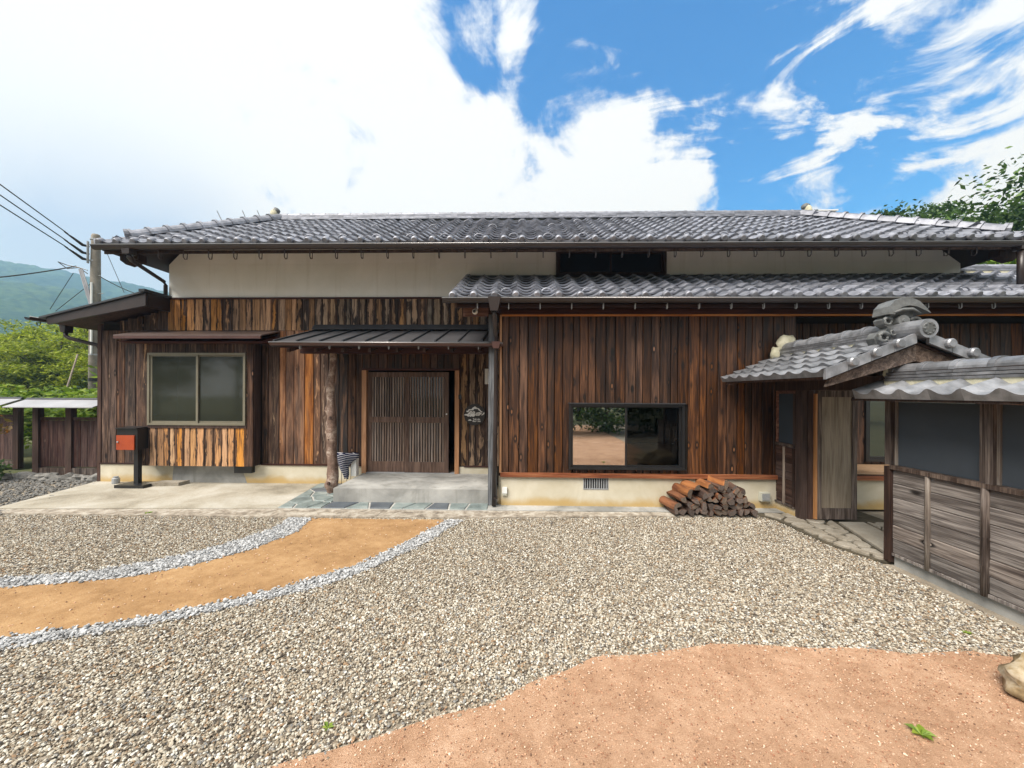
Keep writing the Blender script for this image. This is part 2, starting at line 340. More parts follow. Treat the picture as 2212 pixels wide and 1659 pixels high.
def mat_tile(name, a, b_, rough=.3, met=.75):
    m, t, b = new_mat(name, rough, spec=.6, metal=met)
    v, _ = objcoord(t, (1, 1, 1)); n1 = NOISE(t, v, 9, 5, .6); n2 = NOISE(t, v, 90, 3)
    r = objrand(t); isl = N(t, 'ShaderNodeNewGeometry').outputs['Random Per Island']
    col = RAMP(t, n1, [(.35, a), (.65, b_)])
    hs = N(t, 'ShaderNodeHueSaturation'); L(t, col, hs.inputs['Color'])
    L(t, MATH(t, 'ADD', .72, MATH(t, 'MULTIPLY', MATH(t, 'FRACT', MATH(t, 'ADD', r, isl)), .56)), hs.inputs['Value'])
    L(t, hs.outputs[0], b.inputs['Base Color'])
    L(t, MATH(t, 'ADD', rough - .08, MATH(t, 'MULTIPLY', n1, .2)), b.inputs['Roughness'])
    b.inputs['Coat Weight'].default_value = 0.0
    BUMP(t, b, n2, .08, .003); return m
M['tile'] = mat_tile('smoked_roof_tile', (.15, .157, .185), (.28, .29, .33), .50, .45)
M['tile_old'] = mat_tile('weathered_roof_tile', (.15, .155, .165), (.28, .285, .305), .40, .5)
M['ornament'] = mottled('smoked_clay', (.06, .064, .064), (.15, .155, .155), 7, .5, .4, .3)

def mat_glass(name, refl, tint=(.02, .022, .024), rough=.02, see=.0):
    m, t, b = new_mat(name, .1)
    t.nodes.remove(b); out = t.nodes['Material Output']
    gl = N(t, 'ShaderNodeBsdfGlossy'); gl.inputs['Roughness'].default_value = rough; gl.inputs['Color'].default_value = (.95, .95, .95, 1)
    if see: base = N(t, 'ShaderNodeBsdfTransparent'); base.inputs['Color'].default_value = (.8, .83, .82, 1)
    else: base = N(t, 'ShaderNodeBsdfDiffuse'); base.inputs['Color'].default_value = (*tint, 1)
    fr = N(t, 'ShaderNodeFresnel'); fr.inputs['IOR'].default_value = 1.5
    mx = N(t, 'ShaderNodeMixShader'); L(t, MATH(t, 'ADD', MATH(t, 'MULTIPLY', fr.outputs[0], 1.0), refl, clamp=True), mx.inputs[0])
    L(t, base.outputs[0], mx.inputs[1]); L(t, gl.outputs[0], mx.inputs[2]); L(t, mx.outputs[0], out.inputs['Surface']); return m
M['glass_mirror'] = mat_glass('coated_window_glass', .40, see=1)
M['glass_half'] = mat_glass('veranda_glass', .18, (.02, .022, .025), .03)
M['glass_dark'] = mat_glass('dark_window_glass', .02, (.012, .013, .016), .05)
M['glass_frost'] = mat_glass('dusty_frosted_glass', .02, (.024, .026, .019), .06)
M['glass_clear'] = mat_glass('clear_window_glass', -.01, see=1)

def mat_ground(name, cols, scale, rough=.95, bump=.5, big=.35):
    m, t, b = new_mat(name, rough, spec=.15)
    g = N(t, 'ShaderNodeNewGeometry'); v = g.outputs['Position']
    n1 = NOISE(t, v, scale, 6, .7); n2 = NOISE(t, v, scale * .012, 4, .6, .5); n3 = NOISE(t, v, scale * .08, 5, .65)
    f = MATH(t, 'ADD', MATH(t, 'ADD', MATH(t, 'MULTIPLY', n1, .75 - big), MATH(t, 'MULTIPLY', n2, big)), MATH(t, 'MULTIPLY', n3, .25))
    L(t, RAMP(t, f, cols), b.inputs['Base Color']); BUMP(t, b, MATH(t, 'ADD', n1, MATH(t, 'MULTIPLY', n3, .6)), bump, .012); return m
M['earth'] = mat_ground('bare_earth', [(.35, (.05, .06, .025)), (.65, (.12, .12, .06))], 30)
M['gravelbed'] = mat_ground('gravel_bed', [(.35, (.14, .118, .09)), (.5, (.25, .215, .168)), (.65, (.38, .335, .275))], 120)
M['sand'] = mat_ground('ochre_sand', [(.36, (.19, .105, .045)), (.5, (.335, .20, .095)), (.62, (.46, .30, .155))], 150, bump=.6, big=.30)
M['pink'] = mat_ground('pink_decomposed_granite', [(.37, (.25, .135, .08)), (.47, (.41, .245, .15)), (.55, (.52, .325, .21)), (.64, (.68, .49, .35))], 190, bump=.9, big=.24)
M['whitebed'] = mat_ground('white_gravel_bed', [(.35, (.25, .25, .25)), (.65, (.5, .5, .5))], 120)
def mat_pebble(name, stops, rough=.75):
    m, t, b = new_mat(name, rough, spec=.3)
    r = objrand(t); L(t, RAMP(t, r, stops, 'CONSTANT'), b.inputs['Base Color']); return m
M['pebble'] = mat_pebble('mixed_pebble', [(0, (.085, .068, .053)), (.10, (.19, .15, .108)), (.24, (.29, .24, .175)), (.42, (.37, .325, .255)), (.58, (.26, .17, .10)), (.64, (.45, .415, .345)), (.82, (.56, .54, .485)), (.93, (.20, .195, .185))])
M['pebble_white'] = mat_pebble('white_chip', [(0, (.27, .275, .28)), (.3, (.37, .375, .38)), (.6, (.47, .475, .48)), (.84, (.18, .18, .18))])
M['grit'] = mat_pebble('pink_grit', [(0, (.30, .14, .08)), (.3, (.50, .29, .18)), (.55, (.60, .42, .30)), (.80, (.62, .50, .38)), (.87, (.15, .085, .055))])

def mat_leaf(name, a, b_, c, trans=.35):
    m, t, b = new_mat(name, .5, spec=.35)
    g = N(t, 'ShaderNodeNewGeometry'); v = g.outputs['Position']
    n = NOISE(t, v, 1.1, 3); f = MATH(t, 'ADD', MATH(t, 'MULTIPLY', g.outputs['Random Per Island'], .6), MATH(t, 'MULTIPLY', n, .4))
    col = RAMP(t, f, [(.2, a), (.5, b_), (.8, c)])
    L(t, col, b.inputs['Base Color'])
    tr = N(t, 'ShaderNodeBsdfTranslucent'); L(t, col, tr.inputs['Color'])
    mx = N(t, 'ShaderNodeMixShader'); mx.inputs[0].default_value = trans
    L(t, b.outputs[0], mx.inputs[1]); L(t, tr.outputs[0], mx.inputs[2]); L(t, mx.outputs[0], t.nodes['Material Output'].inputs['Surface']); return m
M['leaf_bamboo'] = mat_leaf('yellow_green_leaf', (.08, .115, .008), (.22, .29, .022), (.40, .45, .05), .5)
M['leaf_shrub'] = mat_leaf('fresh_shrub_leaf', (.055, .11, .012), (.15, .24, .025), (.30, .39, .055), .4)
M['leaf_dark'] = mat_leaf('dark_tree_leaf', (.018, .045, .012), (.05, .10, .02), (.11, .19, .035), .3)
M['leaf_autumn'] = mat_leaf('yellowing_leaf', (.10, .10, .02), (.25, .17, .03), (.32, .12, .035), .35)
M['mountain'] = mat_ground('forested_slope', [(.40, (.006, .018, .008)), (.5, (.018, .042, .014)), (.60, (.055, .095, .028))], .16, bump=1.0)

def mat_stripe():
    m, t, b = new_mat('navy_striped_cloth', .9, spec=.1)
    tc = N(t, 'ShaderNodeTexCoord'); sx = N(t, 'ShaderNodeSeparateXYZ'); L(t, tc.outputs['Object'], sx.inputs[0])
    w = MATH(t, 'ADD', MATH(t, 'MULTIPLY', sx.outputs[2], 31.0), MATH(t, 'MULTIPLY', sx.outputs[0], 5.0))
    on = MATH(t, 'GREATER_THAN', MATH(t, 'FRACT', w), .74)
    L(t, MIX(t, on, (.010, .014, .045), (.55, .55, .58)), b.inputs['Base Color']); return m
M['stripe'] = mat_stripe()

# ------------------------------------------------------------------ terrain and ground sheets
def sheet(name, poly, z, mat, **kw):
    return MB().sheet([(x, y, z) for x, y in poly]).build(name, mat, origin=(0, 0, z), kind='structure', **kw)
sheet('ground', [(-1200, -120), (1200, -120), (1200, 1200), (-1200, 1200)], -.09, M['earth'])
sheet('gravel_yard', [(-13, -9), (9, -9), (9, 7.4), (-13, 7.4)], -.035, M['gravelbed'])
W1U = [(-9.0, 2.1), (-7.0, 2.55), (-5.6, 2.98), (-4.743, 3.202), (-4.115, 3.399), (-3.691, 3.618), (-3.414, 3.93), (-3.171, 4.266), (-3.055, 4.656), (-3.129, 4.93)]
PU = [(-9.0, 1.85), (-7.0, 2.35), (-5.6, 2.78), (-4.541, 3.066), (-3.913, 3.165), (-3.463, 3.314), (-3.151, 3.527), (-2.848, 3.833), (-2.686, 4.174), (-2.65, 4.509), (-2.72, 4.93)]
PL = [(-9.0, .2), (-6.0, 1.55), (-4.6, 2.08), (-3.575, 2.415), (-3.109, 2.569), (-2.754, 2.701), (-2.405, 2.897), (-2.026, 3.15), (-1.699, 3.436), (-1.481, 3.738), (-1.252, 4.199), (-1.047, 4.649), (-.955, 4.93)]
W2L = [(-9.0, -.05), (-6.0, 1.32), (-4.6, 1.9), (-3.385, 2.287), (-2.961, 2.473), (-2.574, 2.623), (-2.24, 2.826), (-1.877, 3.037), (-1.547, 3.294), (-1.301, 3.621), (-1.056, 4.039), (-.849, 4.499), (-.69, 4.93)]
PINK = [(-3.6, -2.5), (-2.4, .6), (-1.75, 1.25), (-1.339, 1.503), (-1.153, 1.624), (-.825, 1.764), (-.448, 1.903), (-.112, 2.092), (.2, 2.26), (.504, 2.401), (.965, 2.49), (1.441, 2.556), (2.159, 2.528), (2.987, 2.496), (3.47, 2.47)]
def smooth_poly(p, it=2):
    for _ in range(it):
        q = [p[0]]
        for a, b in zip(p[:-1], p[1:]):
            q += [(a[0] * .75 + b[0] * .25, a[1] * .75 + b[1] * .25), (a[0] * .25 + b[0] * .75, a[1] * .25 + b[1] * .75)]
        p = q + [p[-1]]
    return p
def wobble(p, amp, fr=3.0):
    return [(x + amp * mnoise.noise(Vector((x * fr, y * fr, 1))) , y + amp * mnoise.noise(Vector((x * fr, y * fr, 7)))) for x, y in p]
def toward(A, B, f):
    out = []
    for p in A:
        q = min(B, key=lambda r: (r[0] - p[0]) ** 2 + (r[1] - p[1]) ** 2); out.append((p[0] + (q[0] - p[0]) * f, p[1] + (q[1] - p[1]) * f))
    return out
W1U = toward(W1U, smooth_poly(PU, 3), .25); W2L = toward(W2L, smooth_poly(PL, 3), .2)
W1U, PU, PL, W2L, PINK = [wobble(smooth_poly(p), .05) for p in (W1U, PU, PL, W2L, PINK)]
def strip(name, A, B, z, mat):
    n = 90
    def rs(P):
        P = np.array(P); s = np.r_[0, np.cumsum(np.hypot(*np.diff(P, axis=0).T))]; u = np.linspace(0, s[-1], n)
        return np.c_[np.interp(u, s, P[:, 0]), np.interp(u, s, P[:, 1])]
    a, b = rs(A), rs(B); v = [(x, y, z) for x, y in a] + [(x, y, z) for x, y in b]
    o = MB().add(v, [(i, i + 1, n + i + 1, n + i) for i in range(n - 1)]).build(name, mat, origin=(0, 0, z), kind='structure'); return o
strip('sand_path', PU, PL, -.024, M['sand'])
strip('white_gravel_bed', W1U, PU, -.028, M['whitebed'])
strip('white_gravel_bed', PL, W2L, -.028, M['whitebed'])
sheet('sand_yard', PINK + [(3.47, -8.5), (-3.6, -8.5)], -.022, M['pink'])

# scattered stones: instanced chips on points
def inside(P, poly):
    x, y = P[:, 0], P[:, 1]; r = np.zeros(len(P), bool); q = np.array(poly)
    for (x1, y1), (x2, y2) in zip(q, np.roll(q, -1, 0)):
        c = ((y1 > y) != (y2 > y)) & (x < (x2 - x1) * (y - y1) / (y2 - y1 + 1e-12) + x1); r ^= c
    return r
def scatter(name, P, r0, r1, z, mat, flat=.6, label=None):
    n = len(P); me = bpy.data.meshes.new(name)
    v = np.c_[P, np.full(n, z) + rng.uniform(-.004, .006, n)].astype(np.float32)
    me.vertices.add(n); me.vertices.foreach_set('co', v.ravel())
    r = rng.uniform(r0, r1, n) * rng.choice([.75, 1, 1, 1.35], n); sc = np.c_[r * rng.uniform(.8, 1.5, n), r * rng.uniform(.7, 1.1, n), r * rng.uniform(flat * .7, flat * 1.3, n)].astype(np.float32)
    rt = np.c_[rng.normal(0, .35, n), rng.normal(0, .35, n), rng.uniform(0, 6.28, n)].astype(np.float32)
    for nm, a in (('chip_scale', sc), ('chip_turn', rt)):
        at = me.attributes.new(nm, 'FLOAT_VECTOR', 'POINT'); at.data.foreach_set('vector', a.ravel())
    o = place(name, me, None, (0, 0, 0)); tag(o, label, None, None, 'stuff')
    ng = bpy.data.node_groups.new(name + '_scatter', 'GeometryNodeTree')
    ng.interface.new_socket('Geometry', in_out='INPUT', socket_type='NodeSocketGeometry'); ng.interface.new_socket('Geometry', in_out='OUTPUT', socket_type='NodeSocketGeometry')
    gi = ng.nodes.new('NodeGroupInput'); go = ng.nodes.new('NodeGroupOutput')
    ico = ng.nodes.new('GeometryNodeMeshIcoSphere'); ico.inputs['Radius'].default_value = 1.0; ico.inputs['Subdivisions'].default_value = 1
    sm = ng.nodes.new('GeometryNodeSetMaterial'); sm.inputs['Material'].default_value = mat; ng.links.new(ico.outputs[0], sm.inputs[0])
    ip = ng.nodes.new('GeometryNodeInstanceOnPoints'); ng.links.new(gi.outputs[0], ip.inputs['Points']); ng.links.new(sm.outputs[0], ip.inputs['Instance'])
    for nm, sk in (('chip_scale', 'Scale'), ('chip_turn', 'Rotation')):
        na = ng.nodes.new('GeometryNodeInputNamedAttribute'); na.data_type = 'FLOAT_VECTOR'; na.inputs['Name'].default_value = nm
        ng.links.new(na.outputs['Attribute'], ip.inputs[sk])
    ng.links.new(ip.outputs[0], go.inputs[0])
    md = o.modifiers.new('scatter', 'NODES'); md.node_group = ng
    return o
def rand_in(x0, x1, y0, y1, dens):
    n = int((x1 - x0) * (y1 - y0) * dens); return np.c_[rng.uniform(x0, x1, n), rng.uniform(y0, y1, n)]
def in_view(P, m=1.3): return (np.abs(P[:, 0] + .0255 * P[:, 1]) < 1.345 * P[:, 1] + m) & (P[:, 1] > 1.1)
STONEPATH = [(3.16, 5.30), (3.34, 5.05), (3.34, 4.549), (3.35, 4.235), (3.43, 4.033), (3.53, 3.84), (4.6, 3.84), (4.6, 5.3)]
band_all = W1U + W2L[::-1]; band_path = PU + PL[::-1]; PINKP = PINK + [(3.47, -8.5), (-3.6, -8.5)]
P = rand_in(-8.2, 3.52, 1.1, 5.22, 6800); P = P[in_view(P)]
edge = np.interp(P[:, 0], [-7.6, -6.9, -3.17, -.46, 2.0, 3.43], [4.9, 4.93, 4.93, 5.0, 5.17, 5.23])
jit = P + rng.normal(0, .026, P.shape) * rng.choice([.5, 1, 3], (len(P), 1), p=[.5, .44, .06])
keep = (P[:, 1] < edge) & ~inside(jit, band_all) & ~inside(jit, PINKP) & ~inside(P, STONEPATH) & (P[:, 0] < 3.5)
P2 = P[keep]; P2 = P2[(P2[:, 1] < 3.2)]; P2 = P2[rng.random(len(P2)) < .45] + rng.normal(0, .012, (1, 2))
scatter('mixed_gravel', np.vstack([P[keep], P2]), .0048, .0084, -.028, M['pebble'])
Q = rand_in(-7, -.5, 1.3, 4.93, 4200); Q = Q[in_view(Q)]; jq = Q + rng.normal(0, .022, Q.shape)
scatter('white_gravel', Q[inside(jq, band_all) & ~inside(jq, band_path)], .008, .013, -.020, M['pebble_white'])
G = rand_in(-1.4, 3.4, 1.35, 2.6, 3600); jg = G + rng.normal(0, .02, G.shape)
scatter('pink_granite_grit', G[in_view(G) & inside(jg, PINKP)], .0018, .0040, -.0215, M['grit'])
G2 = rand_in(-5, -1, 2.0, 4.9, 160); scatter('loose_path_grit', G2[in_view(G2) & inside(G2, band_path)], .003, .006, -.022, M['grit'])
B = rand_in(-12, -6.6, 4.9, 7.2, 500); B = B[in_view(B) & (B[:, 0] < -6.9 - (B[:, 1] - 5.1) * .35)]
scatter('rough_gravel', B, .012, .026, -.022, M['rubble'])

# ------------------------------------------------------------------ paving
MB().prism([(-7.25, 5.10, -.05), (-3.40, 5.27, -.05), (-3.575, 6.76, -.05), (-7.62, 6.76, -.05)], (0, 0, .05)).build('concrete_apron', M['apron'], kind='structure')
k = MB()
kp = [(-7.3, 4.93), (-5.5, 4.93), (-3.17, 4.93), (-1.9, 4.96), (-.46, 5.0), (.8, 5.08), (2.0, 5.17), (3.2, 5.22)]
ku = [(-7.2, 5.095), (-5.5, 5.17), (-3.4, 5.265), (-1.9, 5.27), (-.46, 5.28), (.8, 5.29), (2.0, 5.31), (3.2, 5.33)]
for (a, b), (c, d) in zip(zip(kp[:-1], kp[1:]), zip(ku[:-1], ku[1:])):
    k.prism([(*a, -.06), (*b, -.06), (*d, -.06), (*c, -.06)], (0, 0, .054 + random.uniform(-.006, .003)))
k.build('kerb_strip', M['kerb'], kind='structure')
MB().prism([(-.46, 5.283, -.05), (.8, 5.293, -.05), (2.0, 5.313, -.05), (3.75, 5.335, -.05), (3.75, 5.6, -.05), (-.46, 5.6, -.05)], (0, 0, .052)).build('concrete_footing', M['concrete'], kind='structure')

def clip(poly, n, d):
    out = []
    for i in range(len(poly)):
        a, b = poly[i], poly[(i + 1) % len(poly)]; da = a[0] * n[0] + a[1] * n[1] - d; db = b[0] * n[0] + b[1] * n[1] - d
        if da <= 0: out.append(a)
        if da * db < 0: s = da / (da - db); out.append((a[0] + (b[0] - a[0]) * s, a[1] + (b[1] - a[1]) * s))
    return out
def cells(poly, pts, gap):
    res = []
    for i, p in enumerate(pts):
        c = list(poly)
        for j, q in enumerate(pts):
            if i == j: continue
            n = (q[0] - p[0], q[1] - p[1]); ln = math.hypot(*n); n = (n[0] / ln, n[1] / ln)
            c = clip(c, n, n[0] * (p[0] + q[0]) / 2 + n[1] * (p[1] + q[1]) / 2 - gap / 2)
            if len(c) < 3: break
        if len(c) >= 3: res.append(c)
    return res
def stone_piece(name, poly, z0, z1, mat, parent, round_=.0):
    cx = sum(p[0] for p in poly) / len(poly); cy = sum(p[1] for p in poly) / len(poly)
    P = poly
    if round_:
        P = smooth_poly(poly + [poly[0]], 1)[:-1]; P = P[1:]
    P = [(cx + (x - cx) * .97, cy + (y - cy) * .97) for x, y in P]
    T = [(cx + (x - cx) * .93, cy + (y - cy) * .93) for x, y in P]; n = len(P)
    m = MB().add([(x, y, z0) for x, y in P] + [(x, y, z1 - .008) for x, y in P] + [(x, y, z1) for x, y in T],
                 [tuple(range(2 * n, 3 * n))] + [(i, (i + 1) % n, n + (i + 1) % n, n + i) for i in range(n)] + [(n + i, n + (i + 1) % n, 2 * n + (i + 1) % n, 2 * n + i) for i in range(n)])
    return m.build(name, mat, parent)
def jittered(x0, x1, y0, y1, nx, ny, j):
    return [(x0 + (x1 - x0) * (i + .5 + random.uniform(-j, j) + (.5 if k % 2 else 0)) / nx, y0 + (y1 - y0) * (k + .5 + random.uniform(-j, j)) / ny) for i in range(nx) for k in range(ny)]
slp = MB().prism([(-3.40, 5.272, -.05), (-.462, 5.285, -.05), (-.462, 5.60, -.05), (-2.78, 5.60, -.05), (-2.78, 6.75, -.05), (-3.57, 6.75, -.05)], (0, 0, .046)).build('slate_paving', M['mortar'], kind='structure')
for c in cells([(-3.40, 5.28), (-2.79, 5.28), (-2.79, 6.73), (-3.56, 6.73)], jittered(-3.5, -2.75, 5.28, 6.73, 3, 5, .3), .018):
    stone_piece('slate', c, -.004, .008 + random.uniform(-.002, .003), M['slate_dark'] if random.random() < .3 else M['slate'], slp)
for c in cells([(-2.78, 5.285), (-.47, 5.295), (-.47, 5.58), (-2.78, 5.58)], [(-2.62 + i * .29 + random.uniform(-.08, .08), 5.42 + random.uniform(-.09, .09)) for i in range(8)], .018):
    stone_piece('slate', c, -.004, .008 + random.uniform(-.002, .003), M['slate_dark'] if random.random() < .35 else M['slate'], slp)
stp = MB().prism([(*p, -.05) for p in [(3.10, 5.336), (3.30, 5.05), (3.32, 4.549), (3.34, 4.235), (3.42, 4.033), (3.50, 3.83), (4.7, 3.83), (4.7, 5.54), (3.76, 5.54), (3.76, 5.336)]], (0, 0, .04)).build('stone_path', M['joint'], kind='structure')
for c in cells([(3.22, 5.28), (3.345, 5.04), (3.36, 4.55), (3.38, 4.235), (3.45, 4.033), (3.54, 3.86), (3.64, 3.86), (3.66, 4.02), (3.95, 4.98), (3.9, 5.28)],
               [(3.36, 5.17), (3.6, 5.2), (3.82, 5.15), (3.5, 5.0), (3.75, 4.95), (3.47, 4.8), (3.66, 4.78), (3.85, 4.85), (3.45, 4.6), (3.66, 4.58), (3.43, 4.40), (3.6, 4.38), (3.74, 4.42), (3.5, 4.2), (3.64, 4.2), (3.49, 4.02), (3.6, 4.05), (3.58, 3.92)], .020):
    stone_piece('stone', c, -.02, .014 + random.uniform(-.003, .006), M['flag'], stp, 1)
stone_piece('stone', [(3.70, 4.0), (4.12, 4.0), (4.3, 4.95), (3.99, 4.95)], -.02, .02, M['flagslab'], stp)
for c in cells([(4.15, 4.0), (4.6, 4.0), (4.65, 4.95), (4.34, 4.95)], jittered(4.15, 4.65, 4.0, 4.95, 2, 5, .25), .012):
    stone_piece('stone', c, -.02, .012, M['flag'], stp, 1)
# ------------------------------------------------------------------ HOUSE
YL, YR = 6.72, 5.55
H = thing('farmhouse', 'long two storey wooden farmhouse with grey tiled roofs and a white plastered upper wall', 'house', (0, 6, 0))
def chamfer_board(w, t, l, mat):
    """board standing along z, face towards -y, chamfered long edges"""
    c = min(.006, w * .2); h = w / 2
    pr = [(-h, 0), (-h, -t + c), (-h + c, -t), (h - c, -t), (h, -t + c), (h, 0)]
    v = [(x, y, 0) for x, y in pr] + [(x, y, l) for x, y in pr]; n = 6
    return mesh_from(v, [tuple(range(n))[::-1], tuple(range(n, 2 * n))] + [(i, (i + 1) % n, (i + 1) % n + n, i + n) for i in range(n)], mat)
def boards_z(name, parent, x0, x1, z0, z1, yface, wid, mat, props=None, jit=.25, topf=None, rotz=0, along=None, gap=.004, skip=None):
    """vertical boards side by side from x0 to x1 (or along y when rotz is given)"""
    x = x0
    while x < x1 - .02:
        w = wid * random.uniform(1 - jit, 1 + jit)
        if x1 - x - w < wid * .5: w = x1 - x
        cx = x + w / 2; t = .022 + random.uniform(0, .006)
        zt = topf(cx) if topf else z1
        pieces = [(z0, zt)]
        if skip:
            for sx0, sx1, sz0, sz1 in skip:
                if cx > sx0 and cx < sx1:
                    pieces = [q for a, b in pieces for q in ((a, min(b, sz0)), (max(a, sz1), b)) if q[1] - q[0] > .02]
        for a, b in pieces:
            me = chamfer_board(w - gap, t, b - a, mat)
            loc = (cx, yface + t * .0, a) if not along else (along, cx, a)
            p = props(cx) if callable(props) else (props or {})
            o = place(name, me, parent, loc, (0, 0, rotz), p)
        x += w

# structural shells (behind the cladding)
def shell(x0, x1, y0, y1, z0, z1, openings, name='wall', mat=None):
    """front wall with openings (x0,x1,z0,z1), two side walls, back wall"""
    mat = mat or M['interior']; m = MB(); th = .06
    xs = sorted({x0, x1} | {o[0] for o in openings} | {o[1] for o in openings})
    for a, b in zip(xs[:-1], xs[1:]):
        cuts = sorted([(o[2], o[3]) for o in openings if o[0] < (a + b) / 2 < o[1]]); z = z0
        for c, d in cuts:
            if c > z: m.box(a, b, y0, y0 + th, z, c)
            z = d
        if z < z1: m.box(a, b, y0, y0 + th, z, z1)
    m.box(x0, x0 + th, y0 + th, y1 - th, z0, z1); m.box(x1 - th, x1, y0 + th, y1 - th, z0, z1); m.box(x0, x1, y1 - th, y1, z0, z1)
    return m.build(name, mat, H)
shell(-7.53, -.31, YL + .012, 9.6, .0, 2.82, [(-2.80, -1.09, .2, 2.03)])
MB().box(-7.46, -.38, 6.80, 9.53, .12, .2).build('interior_floor', M['floor_in'], H)
MB().box(-7.53, -.31, 6.735, 9.6, 2.822, 2.86).build('interior_ceiling', M['interior'], H)
shell(-6.32, 7.44, YL, 9.4, 2.87, 3.88, [(.62, 2.44, 3.66, 3.88)], 'plaster_wall', M['plaster'])
MB().prism([(-6.318, YL, 3.882), (.62, YL, 3.882), (.62, YL, 4.30), (-5.90, YL, 4.30)], (0, .06, 0)).build('plaster_wall', M['plaster'], H)
MB().prism([(2.44, YL, 3.882), (7.438, YL, 3.882), (7.02, YL, 4.30), (2.44, YL, 4.30)], (0, .06, 0)).build('plaster_wall', M['plaster'], H)
MB().box(.622, 2.438, YL, YL + .06, 4.08, 4.30).build('plaster_wall', M['plaster'], H)
MB().box(-6.25, 7.38, 6.79, 9.33, 2.875, 3.4).build('interior_floor', M['interior'], H)
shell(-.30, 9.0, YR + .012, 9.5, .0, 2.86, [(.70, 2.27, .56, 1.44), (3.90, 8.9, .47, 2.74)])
MB().box(-.23, 8.93, 5.64, 9.43, .40, .5).build('interior_floor', M['floor_in'], H)
MB().box(-.30, 9.0, 5.57, 6.70, 2.862, 2.9).build('interior_ceiling', M['interior'], H)
MB().box(7.47, 9.0, 6.72, 9.5, 2.862, 3.2).build('interior_ceiling', M['interior'], H)
# room behind the picture window: partition and a low cabinet catch a little light
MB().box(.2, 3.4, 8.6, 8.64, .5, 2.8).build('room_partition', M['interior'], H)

# plinths
MB().box(-7.535, -2.80, YL - .03, YL + .01, -.04, .318).build('plinth', M['plinth'], H)
MB().box(-1.09, -.48, YL - .03, YL + .01, .2, .315).build('plinth', M['plinth'], H)
pw = MB(); vx0, vx1, vz0, vz1 = .882, 1.24, .243, .406
pw.box(-.29, vx0, 5.515, 5.56, 0, .415).box(vx1, 8.9, 5.515, 5.56, 0, .415).box(vx0, vx1, 5.515, 5.56, 0, vz0).box(vx0, vx1, 5.515, 5.56, vz1, .415)
pw.build('plinth', M['plinth'], H)
MB().box(-.33, -.29, 5.56, 6.7, 0, .415).build('plinth', M['plinth'], H)
# dark patch + vent opening under the bay
MB().prism([(-6.22, 6.687, 0), (-4.86, 6.687, 0), (-4.98, 6.687, .316), (-6.19, 6.687, .316)], (0, .004, 0)).build('concrete_patch', M['concrete'], H)
MB().box(-5.03, -4.72, 6.60, 6.69, .19, .325).build('vent_duct', M['black'], H)
vg = MB().box(vx0, vx1, 5.55, 5.56, vz0, vz1).build('vent_recess', M['black'], H)
fr = MB(); fr.box(vx0, vx1, 5.508, 5.548, vz0, vz0 + .008).box(vx0, vx1, 5.508, 5.548, vz1 - .008, vz1).box(vx0, vx0 + .01, 5.508, 5.548, vz0 + .008, vz1 - .008).box(vx1 - .01, vx1, 5.508, 5.548, vz0 + .008, vz1 - .008)
vgr = fr.build('vent_grille', M['grey'], H)
for i in range(10):
    x = vx0 + .03 + i * (vx1 - vx0 - .06) / 9
    MB().box(x - .006, x + .006, 5.512, 5.535, vz0 + .008, vz1 - .008).build('bar', M['grey'], vgr)

# left cladding
def lp(cx):
    p = {'wear': random.uniform(.0, .42), 'tone': random.uniform(.3, 1), 'orange': 0.0, 'black': random.choice([0, 0, .3])}
    if -4.35 < cx < -3.72: p['orange'] = random.uniform(.6, 1.0); p['wear'] = .15; p['tone'] = 0.1
    elif -3.72 <= cx < -3.45: p['orange'] = .25; p['wear'] = .45
    elif -3.45 <= cx < -3.12: p['black'] = .95; p['wear'] = .12
    elif cx > -1.1: p['wear'] = random.uniform(.55, .7); p['tone'] = .7
    elif cx < -6.5: p['wear'] = random.uniform(.28, .5); p['tone'] = .6
    elif cx > -3.12: p['wear'] = .3; p['tone'] = .6
    return p
def bp(cx):
    if cx < -3.9: return {'wear': random.uniform(.5, .9), 'tone': random.uniform(0, .45), 'orange': .0, 'black': random.choice([0, 0, .4])}
    return {'wear': random.uniform(.45, .72), 'tone': random.uniform(.35, 1), 'orange': .0, 'black': random.choice([.1, .5])}
def lean_top(x): return min(3.30, 2.86 + (x + 7.53) * .243 - .08)
boards_z('wall_board', H, -7.53, -2.80, .335, 2.70, YL, .158, M['wood_left'], lp, .3, gap=.008, topf=lambda x: min(2.70, lean_top(x)), skip=[(-6.55, -4.66, .34, 2.45)])
boards_z('wall_board', H, -2.80, -1.09, 2.035, 2.70, YL, .13, M['wood_right'], None, .2)
boards_z('wall_board', H, -1.09, -.30, .335, 2.70, YL, .15, M['wood_left'], lp, .3)
boards_z('wall_board', H, -6.32, -.30, 2.705, 3.255, YL, .128, M['wood_left'], bp, .3)
boards_z('wall_board', H, -7.2, -6.32, 2.705, 3.1, YL, .15, M['wood_left'], lp, .3, topf=lambda x: max(2.74, lean_top(x)))
MB().box(-6.33, -.3, YL - .045, YL + .0, 3.256, 3.285).build('belt_trim', M['wood_beam'], H)
MB().box(-7.54, -6.6, YL - .05, YL, .315, .337).build('base_trim', M['wood_beam'], H)
MB().box(-4.6, -2.80, YL - .05, YL, .318, .345).build('base_trim', M['wood_beam'], H)
MB().box(-1.0, -.48, YL - .05, YL, .315, .34).build('base_trim', M['wood_beam'], H)
MB().box(-7.60, -7.535, YL - .03, YL + .05, -.05, 2.82).build('corner_post', M['wood_dark'], H)
# side wall of the lean-to
MB().box(-7.56, -7.53, YL + .05, 9.6, 0, 2.8).build('side_cladding', M['wood_dark'], H)

